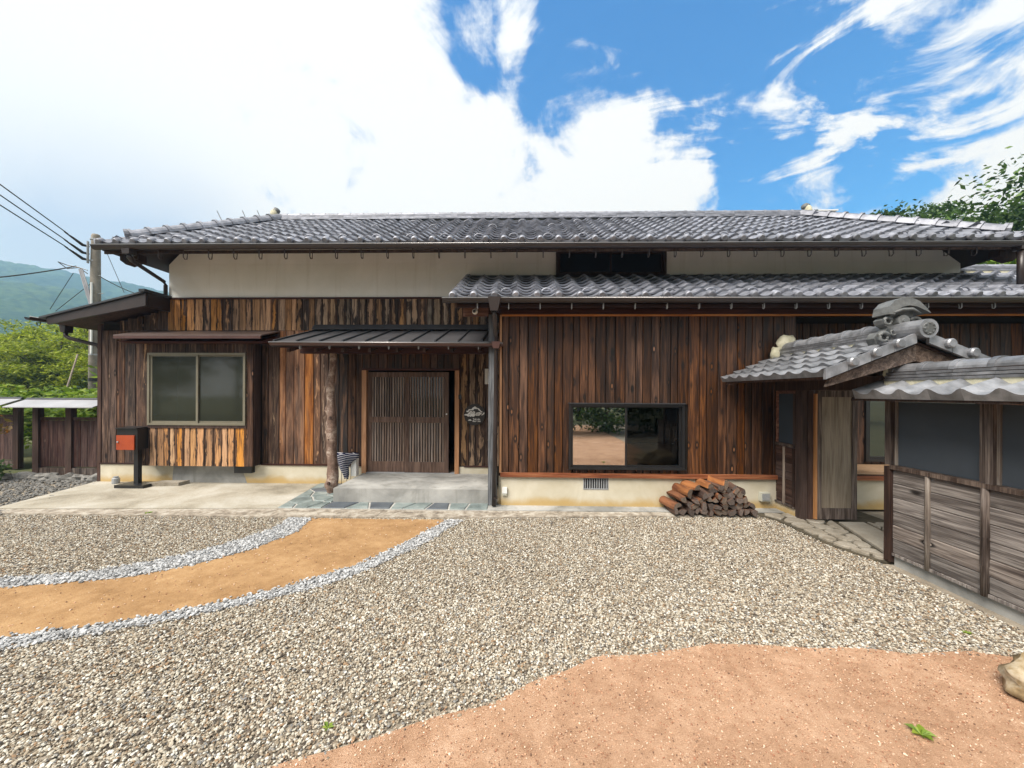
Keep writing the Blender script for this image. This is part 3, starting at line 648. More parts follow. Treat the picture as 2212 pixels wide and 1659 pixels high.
# right cladding
boards_z('wall_board', H, -.285, 3.87, .47, 2.715, YR, .128, M['wood_right'], None, .28, gap=.009, skip=[(.672, 2.298, .532, 1.463)])
boards_z('wall_board', H, 3.90, 8.9, .51, 2.74, 6.28, .14, M['wood_right'], None, .28, gap=.009, skip=[(5.45, 7.3, .55, 1.76)])
MB().box(3.90, 8.93, 6.285, 6.33, .5, 2.85).build('recess_wall', M['interior'], H)
MB().box(3.85, 3.88, 5.565, 6.28, .5, 2.8).build('recess_return', M['wood_dark'], H)
MB().box(-.305, 8.9, 5.475, 5.53, .415, .472).build('sill_beam', M['wood_sill'], H)
MB().box(-.318, -.288, 5.50, 5.545, .472, 2.735).build('cedar_jamb', M['wood_orange'], H)
MB().box(-.288, 8.9, 5.495, 5.525, 2.716, 2.738).build('cedar_rail', M['wood_trimx'], H)
MB().box(-.84, 9.0, 5.47, 5.56, 2.74, 2.90).build('eave_beam', M['wood_beam'], H)
boards_z('wall_board', H, 5.56, 6.70, .42, 2.74, 0, .14, M['wood_left'], lp, .2, rotz=-math.pi / 2, along=-.31)
MB().box(-.479, -.356, 5.50, 5.62, 0, 2.74).build('charred_pillar', M['charred'], H)

# windows ------------------------------------------------------------
def window(name, x0, x1, z0, z1, y, fmat, gmats, fw=.035, depth=.06, sash=.03, label=None):
    m = MB(); m.box(x0, x1, y, y + depth, z0, z0 + fw).box(x0, x1, y, y + depth, z1 - fw, z1).box(x0, x0 + fw, y, y + depth, z0 + fw, z1 - fw).box(x1 - fw, x1, y, y + depth, z0 + fw, z1 - fw)
    f = m.build(name, fmat, H, label=label); xm = (x0 + x1) / 2
    for i, (a, b) in enumerate(((x0 + fw, xm + sash / 2), (xm - sash / 2, x1 - fw))):
        yy = y + depth * (.30 if i == 0 else .62); s = MB(); d = depth * .22
        s.box(a, b, yy, yy + d, z0 + fw, z0 + fw + sash).box(a, b, yy, yy + d, z1 - fw - sash * .7, z1 - fw).box(a, a + sash, yy, yy + d, z0 + fw + sash, z1 - fw - sash * .7).box(b - sash, b, yy, yy + d, z0 + fw + sash, z1 - fw - sash * .7)
        s.build('sash', fmat, f)
        if gmats[i]: MB().box(a + sash, b - sash, yy + d * .4, yy + d * .6, z0 + fw + sash, z1 - fw - sash * .7).build('pane', gmats[i], f)
    return f
window('picture_window', .672, 2.298, .532, 1.463, 5.47, M['black'], [M['glass_mirror'], M['glass_clear']], .032, .09, .028)
MB().box(.66, 2.31, 5.455, 5.52, 1.464, 1.478).build('window_flashing', M['metal_dark'], H)
window('side_window', 5.45, 7.3, .55, 1.76, 6.22, M['black'], [M['glass_half'], M['glass_half']], .045, .08, .035)
window('upper_window', .586, 2.475, 3.64, 4.10, 6.655, M['wood_dark'], [M['glass_dark'], M['glass_dark']], .045, .08, .03)
MB().box(.58, 2.48, 6.60, 6.66, 3.615, 3.642).build('upper_window_sill', M['wood_dark'], H)
MB().box(.235, 3.65, 6.58, 6.70, 4.092, 4.118).build('shutter_rail', M['metal_brown'], H)
# bay window --------------------------------------------------------------
bx0, bx1, by = -6.585, -4.618, 6.49
bay = MB().box(bx0 + .03, bx1 - .03, by + .03, 6.69, .335, .36).box(bx0 + .03, bx1 - .03, by + .03, 6.69, 2.40, 2.5).box(bx0 + .02, bx1 - .02, 6.69, 6.71, .33, 2.5).build('bay_carcass', M['interior'], H)
bay0 = bay
bpf = lambda cx: {'wear': random.uniform(.5, .86), 'tone': random.uniform(.1, .7), 'orange': 0.0, 'black': 0.0} if -6.5 < cx < -4.72 else {'wear': .3, 'tone': .6, 'orange': 0.0, 'black': 0.0}
boards_z('bay_board', H, bx0, -6.455, .33, 2.47, by + .02, .13, M['wood_left'], lp, .1)
boards_z('bay_board', H, -4.735, bx1, .33, 2.47, by + .02, .12, M['wood_left'], lp, .1)
boards_z('bay_board', H, -6.455, -4.735, .33, .985, by + .02, .13, M['wood_left'], bpf, .3)
boards_z('bay_board', H, -6.455, -4.735, 2.285, 2.47, by + .02, .3, M['wood_left'], lp, .2)
MB().box(-6.47, -4.72, by - .02, by + .03, .985, 1.035).build('bay_sill', M['wood_dark'], H)
boards_z('bay_board', H, by + .025, 6.69, .33, 2.47, 0, .16, M['wood_dark'], None, .1, rotz=math.pi / 2, along=bx1 - .024)
boards_z('bay_board', H, by + .025, 6.69, .33, 2.47, 0, .16, M['wood_dark'], None, .1, rotz=-math.pi / 2, along=bx0 + .024)
window('bay_window', -6.454, -4.735, 1.036, 2.280, by - .035, M['alum'], [M['glass_frost'], M['glass_frost']], .035, .07, .035)
br = MB(); br.prism([(-6.78, 6.20, 2.535), (-4.28, 6.20, 2.535), (-4.28, 6.715, 2.68), (-6.78, 6.715, 2.68)], (0, 0, .018)); br.build('bay_roof', M['metal_bay'], H)
MB().prism([(-6.74, 6.22, 2.44), (-6.74, 6.69, 2.60), (-6.74, 6.69, 2.48), (-6.74, 6.50, 2.44)], (2.42, 0, 0)).build('bay_soffit', M['wood_beam'], H)
MB().box(-6.77, -4.29, 6.192, 6.222, 2.49, 2.533).build('bay_fascia', M['metal_copper'], H)

# canopy over the door -----------------------------------------------------
cs = (2.71 - 2.35) / (6.71 - 5.50); nl = 9
def cz(y): return 2.35 + (y - 5.5) * cs
cr = MB().prism([(-3.63, 5.50, cz(5.5)), (-.40, 5.50, cz(5.5)), (-.40, 5.50, cz(5.5) - .03), (-3.63, 5.50, cz(5.5) - .03)], (0, 1.2, 1.2 * cs)).build('canopy_roof', M['metal_seam'], H)
for i in range(10):
    x = -3.61 + i * .337
    MB().prism([(x - .012, 5.495, cz(5.495)), (x + .012, 5.495, cz(5.495)), (x + .012, 5.495, cz(5.495) + .026), (x - .012, 5.495, cz(5.495) + .026)], (0, 1.2, 1.2 * cs)).build('seam', M['metal_dark'], cr)
MB().prism([(-3.65, 6.56, 2.70), (-3.65, 6.69, 2.715), (-3.65, 6.69, 2.80), (-3.65, 6.665, 2.80)], (3.17, 0, 0)).build('canopy_flashing', M['metal_dark'], H)
MB().box(-3.64, -.40, 5.488, 5.52, 2.275, 2.318).build('canopy_fascia', M['black'], H)
cb = MB().prism([(-3.56, 5.53, 2.285), (-3.56, 6.68, 2.285 + 1.15 * cs), (-3.56, 6.68, 2.26 + 1.15 * cs), (-3.56, 5.53, 2.26)], (3.12, 0, 0)).build('canopy_soffit', M['wood_beam'], H)
for i in range(8):
    x = -3.42 + i * .4
    MB().prism([(x - .02, 5.54, 2.255), (x + .02, 5.54, 2.255), (x + .02, 5.54, 2.20), (x - .02, 5.54, 2.20)], (0, 1.12, 1.12 * cs)).build('rafter', M['wood_dark'], H)
MB().box(-3.545, -.48, 6.05, 6.16, 2.235, 2.345).build('canopy_beam', M['wood_beam'], H)
def gutter(name, a, b, r, mat, parent=H, depthdir=None):
    """half-round open gutter from a to b"""
    a, b = Vector(a), Vector(b); d = (b - a).normalized(); s = Vector((-d.y, d.x, 0)).normalized(); m = MB(); n = 8
    out = [s * (math.cos(math.pi * k / n) * r) + Vector((0, 0, -math.sin(math.pi * k / n) * r)) for k in range(n + 1)]
    inn = [s * (math.cos(math.pi * k / n) * (r - .006)) + Vector((0, 0, -math.sin(math.pi * k / n) * (r - .006))) for k in range(n, -1, -1)]
    g = m.prism([a + p for p in out + inn], b - a).build(name, mat, parent, smooth=False)
    MB().tube([a - s * r + Vector((0, 0, .004)), b - s * r + Vector((0, 0, .004))], .008, 8).build('gutter_bead', M['bead'], g, smooth=True)
    return g
gutter('canopy_gutter', (-3.62, 5.44, 2.325), (-.27, 5.44, 2.312), .042, M['metal_copper'])
def hook(x, y, z, r=.03, mat=None, drop=.05, yaw=0, th=.006):
    pts = [Vector((0, 0, drop * .4)), Vector((0, 0, -drop)), Vector((0, r * .6, -drop - r * .6)), Vector((0, r * 1.5, -drop - r * .3)), Vector((0, r * 1.8, 0))]
    return MB().tube([Matrix.Rotation(yaw, 3, 'Z') @ p + Vector((x, y, z)) for p in pts], th, 5).build('gutter_hook', mat or M['metal_brown'], H)
for i in range(7): hook(-3.2 + i * .43, 5.45, 2.285, .02, M['grey'], .035, 0, .007)
# log post ------------------------------------------------------------------
lpm = MB(); cen = (-3.05, 6.10); nr, ns = 46, 18; vv = []
bumps = [(z, a, s, sz) for z, a, s, sz in ((.16, 4.7, .035, .07), (.12, 3.6, .05, .06), (.14, 5.8, .045, .06), (.30, 2.8, .035, .05), (.62, 3.0, .03, .04), (.83, 5.6, .02, .04), (.98, 3.1, .04, .05), (1.12, 3.3, .025, .05), (1.22, 4.9, .035, .05), (1.33, 3.4, .045, .05), (1.58, 3.1, .022, .05), (1.72, 3.2, .045, .05), (1.8, 3.0, .03, .05), (1.1, 5.5, .02, .04), (.5, 4.4, .018, .04))]
for j in range(nr + 1):
    z = .0 + 2.24 * j / nr
    base = .066 + .022 * math.exp(-((z - .28) / .22) ** 2) + .012 * math.exp(-((z - .9) / .4) ** 2) - .012 * (z / 2.24)
    ox = .012 * math.sin(z * 3.1) + .01 * math.sin(z * 6.7); oy = .012 * math.cos(z * 2.6)
    for i in range(ns):
        a = 2 * math.pi * i / ns; r = base * (1 + .10 * mnoise.noise(Vector((math.cos(a) * 1.5, math.sin(a) * 1.5, z * 3))))
        for bz, ba, bs, bw in bumps:
            da = (a - ba + math.pi) % (2 * math.pi) - math.pi; r += bs * math.exp(-((z - bz) / bw) ** 2 - (da / .45) ** 2)
        vv.append((cen[0] + ox + r * math.cos(a), cen[1] + oy + r * math.sin(a), z))
lpm.add(vv, [(j * ns + i, j * ns + (i + 1) % ns, (j + 1) * ns + (i + 1) % ns, (j + 1) * ns + i) for j in range(nr) for i in range(ns)])
lgo = lpm.build('log_post', M['log'], H, smooth=True)
for kz, kx, ky, kr in ((.17, -3.048, 5.985, .028), (1.215, -3.03, 6.0, .022), (.86, -3.06, 6.015, .014)):
    MB().tube([(kx, ky + .02, kz), (kx, ky - .006, kz)], [kr, kr * .72], 10).build('knot', M['wood_dark'], lgo)
# porch step
pm = MB(); pm.box(-2.77, -.48, 5.59, 6.715, .0, .2); pm.build('porch_step', M['concrete'], H)
# door -------------------------------------------------------------------
dj = .075
MB().box(-2.80, -2.725, 6.655, 6.76, .2, 2.02).build('door_jamb', M['wood_orange'], H)
MB().box(-1.165, -1.09, 6.655, 6.76, .2, 2.02).build('door_jamb', M['wood_orange'], H)
MB().box(-2.80, -1.09, 6.65, 6.76, 2.0, 2.035).build('door_lintel', M['wood_beam'], H)
MB().box(-2.725, -1.165, 6.66, 6.77, .2, .212).build('door_track', M['grey'], H)
def lattice(x0, x1, y):
    z0, z1 = .215, 1.97; st = .075; r1, r2 = .40, 1.135
    m = MB(); m.box(x0, x0 + st, y, y + .035, z0, z1).box(x1 - st, x1, y, y + .035, z0, z1)
    m.box(x0 + st, x1 - st, y, y + .035, z1 - .085, z1).box(x0 + st, x1 - st, y, y + .035, z0, r1).box(x0 + st, x1 - st, y - .003, y + .035, r2 - .05, r2 + .05)
    d = m.build('sliding_door', M['wood_door'], H)
    n = 13
    for i in range(n):
        x = x0 + st + (i + .5) * (x1 - x0 - 2 * st) / n
        MB().box(x - .0125, x + .0125, y + .003, y + .022, r2 + .05, z1 - .085).build('slat', M['wood_slat'], d)
        if i % 2 == 0 or True: MB().box(x - .014, x + .014, y + .002, y + .022, r1, r2 - .05).build('slat', M['wood_slat'], d)
    MB().box(x0 + st, x1 - st, y + .027, y + .031, r1, z1 - .085).build('pane', M['glass_dark'], d)
    return d
lattice(-2.725, -1.985, 6.715); d2 = lattice(-2.045, -1.275, 6.672)
MB().tube([(-1.31, 6.67, 1.24), (-1.31, 6.664, 1.24)], .014, 10).build('lock', M['white'], d2)
MB().box(-1.095, -1.05, 6.63, 6.66, 1.50, 1.58).build('door_bell', M['black'], H)
MB().box(-.57, -.485, 6.0, 6.03, 1.795, 1.995) if 0 else None

# ------------------------------------------------------------------ ROOF TILES
TW, TP = .283, .232
def prof(u, A=.055): return A * (.5 + .5 * math.cos(2 * math.pi * u)) ** 1.7
def tile_mesh(w, l, mat, eave=False, disc=True, A=.055, lift=.046, th=.022, seg=9, flatlip=False):
    v = []; f = []; n = seg + 1
    us = [i / seg for i in range(n)]
    xs = [(u - .5) * w for u in us]
    v += [(x, 0, prof(u, A) + lift) for x, u in zip(xs, us)]              # top front
    v += [(x, l, prof(u, A)) for x, u in zip(xs, us)]                      # top back
    lip = .05 if eave else th
    if flatlip: v += [(x, -.002, lift - .045) for x in xs]
    else: v += [(x, -.002, prof(u, A * .8) + lift - lip) for x, u in zip(xs, us)]
    v += [(x, .05, prof(u, A) + lift - th - .008) for x, u in zip(xs, us)]
    for i in range(seg):
        f += [(i, i + 1, n + i + 1, n + i), (2 * n + i, 2 * n + i + 1, i + 1, i), (3 * n + i, 3 * n + i + 1, 2 * n + i + 1, 2 * n + i)]
    if eave and disc:
        b = len(v); k = 10; cx, cz, r = -w / 2, A * .55 + lift - .012, .05
        for yy, rr in ((.05, r), (-.022, r), (-.034, r * .75)): v += [(cx + rr * math.cos(2 * math.pi * q / k), yy, cz + rr * math.sin(2 * math.pi * q / k)) for q in range(k)]
        for rg in range(2): f += [(b + rg * k + q, b + (rg + 1) * k + q, b + (rg + 1) * k + (q + 1) % k, b + rg * k + (q + 1) % k)[::-1] for q in range(k)]
        f.append(tuple(b + 2 * k + q for q in range(k)))
    me = mesh_from(v, f, mat)
    sm = [True] * len(me.polygons); me.polygons.foreach_set('use_smooth', sm); 
    return me
def set_sharp(me, ang=.7):
    try: me.set_sharp_from_angle(angle=ang)
    except Exception: pass
    return me
T_plain = set_sharp(tile_mesh(TW, TP + .045, M['tile'])); T_eave = set_sharp(tile_mesh(TW, TP + .045, M['tile'], True))
def field(name, mesh, mats_list, mat, parent, kind='stuff'):
    """many tiles joined into one part"""
    n0 = len(mesh.vertices); co = np.empty(n0 * 3); mesh.vertices.foreach_get('co', co); co = co.reshape(-1, 3)
    fs = [tuple(p.vertices) for p in mesh.polygons]; V = []; F = []
    for i, m4 in enumerate(mats_list):
        a = np.array(m4); V.append(co @ a[:3, :3].T + a[:3, 3]); F += [tuple(q + i * n0 for q in x) for x in fs]
    V = np.vstack(V); o = place(name, None, None, (0, 0, 0)) if 0 else None
    me = mesh_from(V - np.array(wpos(parent)), F, mat, True); set_sharp(me)
    ob = bpy.data.objects.new(name, me); COL.objects.link(ob); ob.parent = parent; WP[ob.name] = wpos(parent); ob['kind'] = kind; return ob
def tmat(p, yaw, pitch): return Matrix.Translation(p) @ Matrix.Rotation(yaw, 4, 'Z') @ Matrix.Rotation(pitch, 4, 'X')
def put(name, me, m4, parent):
    o = bpy.data.objects.new(name, me); COL.objects.link(o); o.parent = parent
    o.matrix_local = Matrix.Translation(-wpos(parent)) @ m4; return o

TW, TP = .267, .222
T_plain_up = set_sharp(tile_mesh(TW, TP + .045, M['tile'], A=.052)); T_eave_up = set_sharp(tile_mesh(TW, TP + .045, M['tile'], True, A=.052))
# upper roof: hipped, eave at y 5.75, ridge at y 8.05
EX0, EX1, EY, EZ, RY = -6.47, 7.53, 5.75, 3.85, 8.05
US = (5.20 - EZ) / (RY - EY); UA = math.atan(US); run = RY - EY
YB = RY + run; RX0, RX1 = -5.12, 5.70; RZ = 5.20
KL, KR = (RX0 - EX0) / run, (EX1 - RX1) / run
ur = MB()
A_, B_, C_, D_ = (EX0, EY, EZ), (EX1, EY, EZ), (EX1, YB, EZ), (EX0, YB, EZ); E_, F_ = (RX0, RY, RZ), (RX1, RY, RZ)
def dn(p, h=.07): return (p[0], p[1], p[2] - h)
ur.add([A_, B_, C_, D_, E_, F_] + [dn(p) for p in (A_, B_, C_, D_, E_, F_)],
       [(0, 1, 5, 4), (1, 2, 5), (2, 3, 4, 5), (3, 0, 4), (10, 11, 7, 6), (11, 8, 7), (10, 9, 8, 11), (10, 6, 9), (0, 6, 7, 1), (1, 7, 8, 2), (2, 8, 9, 3), (3, 9, 6, 0)])
UR = ur.build('upper_roof', M['metal_brown'], H)
pl = TP * math.cos(UA); rows = int(run / pl) + 1; ncol = int((EX1 - EX0) / TW); x_off = (EX1 - EX0 - ncol * TW) / 2
plain = []
for r in range(rows):
    y = EY - .05 + r * pl; z = EZ + (y - EY) * US + .012
    for c in range(ncol):
        x = EX0 + x_off + (c + .5) * TW; ins = y - EY
        if x - TW * .35 < EX0 + ins * KL - .05 or x + TW * .35 > EX1 - ins * KR + .05 or y > RY - .12: continue
        m4 = tmat((x + random.uniform(-.003, .003), y, z + random.uniform(0, .003)), random.uniform(-.006, .006), UA)
        if r == 0: put('roof_tile', T_eave_up, m4, UR)
        else: plain.append(m4)
for sgn in (-1, 1):       # hip ends
    ex = EX0 if sgn < 0 else EX1; nc = int((YB - EY) / TW)
    for r in range(rows):
        kk_ = KL if sgn < 0 else KR; sa = math.atan(US / kk_); ins = (-.05 + r * TP * math.cos(sa) / kk_); x = ex - sgn * ins * kk_; z = EZ + ins * US + .012
        for c in range(nc):
            y = EY + .1 + (c + .5) * TW
            if y - TW * .35 < EY + ins or y + TW * .35 > YB - ins or ins > run - .1: continue
            plain.append(tmat((x, y, z), R(-90) if sgn < 0 else R(90), sa))
field('roof_tile_field', T_plain_up, plain, M['tile'], UR)
# snow guard loops
def loop(parent, p, pitch, r=.075):
    m = MB(); pts = [Vector((math.cos(a) * r, 0, math.sin(a) * r * .8)) for a in np.linspace(-.3, math.pi + .3, 12)]
    M4 = tmat(p, 0, pitch * .3); m.tube([M4 @ q for q in pts], .011, 6); m.build('snow_guard', M['tile'], parent, smooth=True)
for c in range(1, ncol - 1, 2):
    for r in (1,) + ((6,) if c % 4 == 1 else (9,)):
        y = EY + r * pl; x = EX0 + x_off + (c + (.5 if r == 1 else 1.0)) * TW
        if x < EX0 + (y - EY) * KL + .2 or x > EX1 - (y - EY) * KR - .2: continue
        loop(UR, (x, y, EZ + (y - EY) * US + .055), UA)
# ridge: stacked flat courses, round cap, end ornaments
def ridge(parent, a, b, w, nosh, capr, band=.27, mat=None, capname='ridge_tile', bandr=1.12, seg=8, mortar=True, base=.05):
    """ridge along a->b: mortar bed, courses of flat tiles, half round cap tiles with raised collars"""
    mat = mat or M['tile']; a, b = Vector(a), Vector(b); d = (b - a); ln = d.length; d.normalize(); s = Vector((-d.y, d.x, 0)).normalized(); up = s.cross(d) * -1
    if up.z < 0: up = -up
    def pr(o, h0, h1, hw): return [o + s * hw + up * h0, o + s * hw + up * h1, o - s * hw + up * h1, o - s * hw + up * h0]
    if mortar: MB().prism(pr(a, -.06, base, w * .47), d * ln).build('ridge_mortar', M['roofmortar'], parent)
    h = base; n = max(1, int(round(ln / .30)))
    for k in range(nosh):
        hw = w * (.5 - .04 * k)
        for i in range(n):
            MB().prism(pr(a + d * (ln * i / n + .001), h, h + .022, hw), d * (ln / n - .002)).build('flat_tile', mat, parent)
        h += .028
        if k < nosh - 1 or True: MB().prism(pr(a + d * .01, h - .008, h + .002, hw - .018), d * (ln - .02)).build('course_joint', M['metal_brown'], parent)
    n = max(1, int(round(ln / band)))
    arc = [(math.cos(q), math.sin(q)) for q in np.linspace(0, math.pi, seg + 1)]
    for i in range(n):
        m = MB(); o = a + d * (ln * i / n); o2 = a + d * (ln * (i + 1) / n - .002)
        for oo, ee, rr in ((o, o2, capr), (o2 - d * .045, o2, capr * bandr)):
            P0 = [oo + s * (c * rr) + up * (h + q * rr) for c, q in arc]; m.prism(P0, ee - oo)
        m.build(capname, mat, parent, smooth=False)
    return h + capr
ridge(UR, (RX0 - .12, RY, RZ), (RX1 + .12, RY, RZ), .24, 4, .055, mortar=False, base=.03)
for sgn in (-1, 1):
    cx = EX0 if sgn < 0 else EX1; q = .28
    a = Vector((cx - sgn * q * (KL if sgn < 0 else KR), EY + q, EZ + q * US + .035)); b = Vector((RX0 if sgn < 0 else RX1, RY, RZ + .05))
    ridge(UR, b, a, .16, 0, .115, .27, capname='hip_tile', bandr=1.2, mortar=False, base=.03)
    MB().tube([a + Vector((0, 0, .07)), a + Vector((sgn * .05, -.05, .055))], .10, 14).build('hip_end_tile', M['tile'], UR, smooth=False)
    MB().tube([(cx - sgn * .05, EY + .1, EZ + .06), (cx + sgn * .06, EY - .05, EZ + .03)], .06, 12).build('corner_tile', M['tile'], UR)
    e = Vector((RX0 if sgn < 0 else RX1, RY, RZ)) + Vector((sgn * .14, 0, 0))
    MB().blob((e.x, e.y, e.z + .15), (.07, .14, .15), 3, .3).build('ridge_ornament', M['roofmortar'], UR, smooth=True)
    MB().blob((e.x - sgn * .02, e.y, e.z + .26), (.08, .07, .07), 5, .2).build('ridge_ornament', M['ornament'], UR, smooth=True)
# eave gutter, hooks, downpipes
gutter('eave_gutter', (EX0 - .02, 5.66, 3.815), (EX1 + .05, 5.66, 3.785), .056, M['metal_brown'])
MB().box(EX0 + .02, EX1 - .02, 5.765, 5.79, 3.735, 3.78).build('eave_fascia', M['wood_dark'], H)
for i in range(33): hook(-5.92 + i * .3893, 5.70, 3.765, .042, M['metal_brown'], .11, 0, .008)
for sgn, cx in ((-1, -5.97), (1, 7.135)):
    MB().prism([(cx - .068, 5.62, 3.835), (cx + .068, 5.62, 3.835), (cx + .053, 5.63, 3.69), (cx - .053, 5.63, 3.69)], (0, .115, 0)).build('gutter_box', M['metal_brown'], H)
MB().tube([(-5.97, 5.68, 3.70), (-5.97, 5.68, 3.655), (-5.985, 5.74, 3.62), (-6.34, 6.64, 3.56), (-6.345, 6.68, 3.50), (-6.345, 6.68, 3.26)], .031, 10).build('downpipe', M['metal_brown'], H, smooth=True)
MB().tube([(7.135, 5.68, 3.70), (7.13, 5.68, 3.16)], .042, 10).build('downpipe', M['metal_brown'], H, smooth=True)
MB().prism([(-6.40, 5.95, 3.80), (-6.40, 5.95, 3.70), (-6.30, 5.95, 3.63), (-6.10, 5.95, 3.70), (-6.10, 5.95, 3.80)], (0, .14, 0)).build('eave_bracket', M['wood_dark'], H)
MB().prism([(7.46, 5.95, 3.80), (7.46, 5.95, 3.70), (7.36, 5.95, 3.63), (7.16, 5.95, 3.70), (7.16, 5.95, 3.80)], (0, .14, 0)).build('eave_bracket', M['wood_dark'], H)

# lower roof
TW, TP = .283, .232
LX0, LX1, LY, LZ, LT = -.93, 9.3, 5.17, 2.865, 6.66
LS = (3.56 - LZ) / (LT - LY); LA = math.atan(LS)
def lz(y): return LZ + (y - LY) * LS
LR = MB().prism([(LX0 + .04, LY + .02, LZ), (LX1, LY + .02, LZ), (LX1, LT, lz(LT)), (LX0 + .04, LT, lz(LT))], (0, 0, -.05)).build('lower_roof', M['wood_beam'], H)
MB().prism([(7.47, LT + .002, lz(LT)), (LX1, LT + .002, lz(LT)), (LX1, 6.95, lz(6.95)), (7.47, 6.95, lz(6.95))], (0, 0, -.05)).build('rear_sheathing', M['wood_beam'], LR)
MB().prism([(7.47, 6.952, lz(6.95)), (LX1, 6.952, lz(6.95)), (LX1, 9.6, 3.0), (7.47, 9.6, 3.0)], (0, 0, -.05)).build('rear_sheathing', M['wood_beam'], LR)
plc = TP * math.cos(LA); nrow = int((LT - LY) / plc) + 1; ncl = int((LX1 - LX0) / TW)
extra = []; count = 0
for c in range(ncl):
    x = LX0 + (c + .5) * TW
    for r in range(nrow + 2):
        y = LY - .04 + r * plc
        if y > LT - .03 and (x < 7.55 or y > 6.9): continue
        m4 = tmat((x + random.uniform(-.003, .003), y, lz(y) + .012 + random.uniform(0, .003)), random.uniform(-.006, .006), LA)
        if r == 0: put('roof_tile', T_eave, m4, LR); count += 1
        elif x < 8.0 and count < 245: put('roof_tile', T_plain, m4, LR); count += 1
        else: extra.append(m4)
if extra: field('roof_tile_field', T_plain, extra, M['tile'], LR)
for c in range(2, ncl - 1, 2): loop(LR, (LX0 + (c + .5) * TW, LY + plc * 1.0, lz(LY + plc) + .055), LA)
for r in range(nrow):     # verge at the left end
    y = LY - .04 + r * plc
    MB().tube([(LX0 - .01, y, lz(y) + .075), (LX0 - .01, y + TP * .99 * math.cos(LA), lz(y + plc) + .052)], [.05, .045], 10).build('verge_tile', M['tile'], LR, smooth=False)
MB().prism([(LX0 + .02, LY + .04, LZ - .01), (LX0 + .02, LT, lz(LT) - .01), (LX0 + .02, LT, lz(LT) - .14), (LX0 + .02, LY + .04, LZ - .10)], (.03, 0, 0)).build('verge_board', M['wood_dark'], LR)
MB().box(LX0 + .02, 7.44, 6.60, 6.69, 3.555, 3.635).build('wall_flashing', M['metal_dark'], LR)
ridge(LR, (7.50, 6.95, lz(6.95) + .0), (9.3, 6.95, lz(6.95) + .0), .26, 3, .06, .30, capname='ridge_tile', base=.06)
MB().blob((7.44, 6.90, 3.72), (.10, .10, .12), 8, .2).build('ridge_mortar', M['roofmortar'], LR, smooth=True)
gutter('lower_gutter', (-1.06, 5.10, 2.865), (9.2, 5.10, 2.85), .055, M['metal_brown'])
MB().box(-.88, 9.2, 5.19, 5.215, 2.77, 2.835).build('lower_fascia', M['wood_beam'], H)
MB().box(-.30, 9.0, 5.46, 5.475, 2.743, 2.80).build('frieze_board', M['wood_beam'], H)
for i in range(19): hook(-.6 + i * .42, 5.13, 2.80, .02, M['grey'], .05, 0, .007)
MB().prism([(-.45, 5.03, 2.88), (-.28, 5.03, 2.88), (-.32, 5.05, 2.70), (-.42, 5.05, 2.70)], (0, .12, 0)).build('gutter_box', M['metal_brown'], H)
MB().tube([(-.37, 5.10, 2.71), (-.37, 5.10, 2.66), (-.37, 5.38, 2.42), (-.365, 5.425, 2.36), (-.37, 5.425, 1.2), (-.39, 5.42, .02)], .030, 12).build('downpipe', M['metal_brown'], H, smooth=True)
MB().prism([(-.43, 5.36, 2.335), (-.30, 5.36, 2.335), (-.325, 5.37, 2.24), (-.405, 5.37, 2.24)], (0, .12, 0)).build('gutter_box', M['metal_copper'], H)
for z in (1.02, .12): MB().tube([(-.372, 5.425, z), (-.372, 5.425, z + .03)], .036, 12).build('pipe_collar', M['metal_brown'], H)
MB().box(-.84, -.48, 5.45, 5.47, 2.70, 2.83).build('beam_end_board', M['wood_sill'], H)

# lean-to roof on the left gable
lx0, lx1, lz0, lz1 = -8.08, -6.30, 2.86, 3.285
MB().prism([(lx0, 6.22, lz0), (lx1, 6.22, lz1), (lx1, 6.22, lz1 - .03), (lx0, 6.22, lz0 - .03)], (0, 3.4, 0)).build('lean_to_roof', M['metal_dark'], H)
MB().prism([(lx0 + .09, 6.25, lz0 - .012), (lx1 + .02, 6.25, lz1 - .033), (lx1 + .02, 6.25, lz1 - .24), (lx0 + .11, 6.25, lz0 - .125)], (0, .035, 0)).build('barge_board', M['metal_brown'], H)
MB().prism([(lx0 + .12, 6.29, lz0 - .07), (lx1, 6.29, lz1 - .10), (lx1, 6.29, lz1 - .13), (lx0 + .12, 6.29, lz0 - .10)], (0, 3.2, 0)).build('lean_to_soffit', M['wood_dark'], H)
MB().box(-6.35, -6.25, 6.20, 6.70, 3.27, 3.315).build('lean_to_ridge_flashing', M['metal_dark'], H)
MB().box(-6.31, -6.27, 6.286, 6.69, 3.03, 3.268).build('barge_return', M['metal_brown'], H)
gutter('lean_to_gutter', (-8.15, 6.12, 2.835), (-8.15, 9.5, 2.80), .05, M['metal_brown'])
MB().prism([(-8.21, 6.60, 2.80), (-8.09, 6.60, 2.80), (-8.11, 6.61, 2.66), (-8.19, 6.61, 2.66)], (0, .13, 0)).build('gutter_box', M['metal_brown'], H)
MB().tube([(-8.15, 6.66, 2.67), (-8.15, 6.66, 2.60), (-8.10, 6.68, 2.56), (-7.64, 6.73, 2.44), (-7.62, 6.76, 2.36), (-7.62, 6.76, .0)], .034, 10).build('downpipe', M['metal_brown'], H, smooth=True)
for y in (6.3, 7.0): hook(-8.15, y, 2.78, .035, M['metal_brown'], .04, yaw=R(90))

# ------------------------------------------------------------------ things fixed to the house
SG = thing('round_sign', 'round black sign with white cloud and castle emblem beside the sliding door', 'sign', (-.82, 6.66, 1.232))
MB().tube([(-.82, 6.695, 1.232), (-.82, 6.668, 1.232)], .186, 40).build('disc', M['black'], SG)
def flat(name, pts, mat=M['white'], y=6.6665):
    return MB().prism([(-.82 + x * .186, y, 1.232 + z * .186) for x, z in pts][::-1], (0, -.003, 0)).build(name, mat, SG)
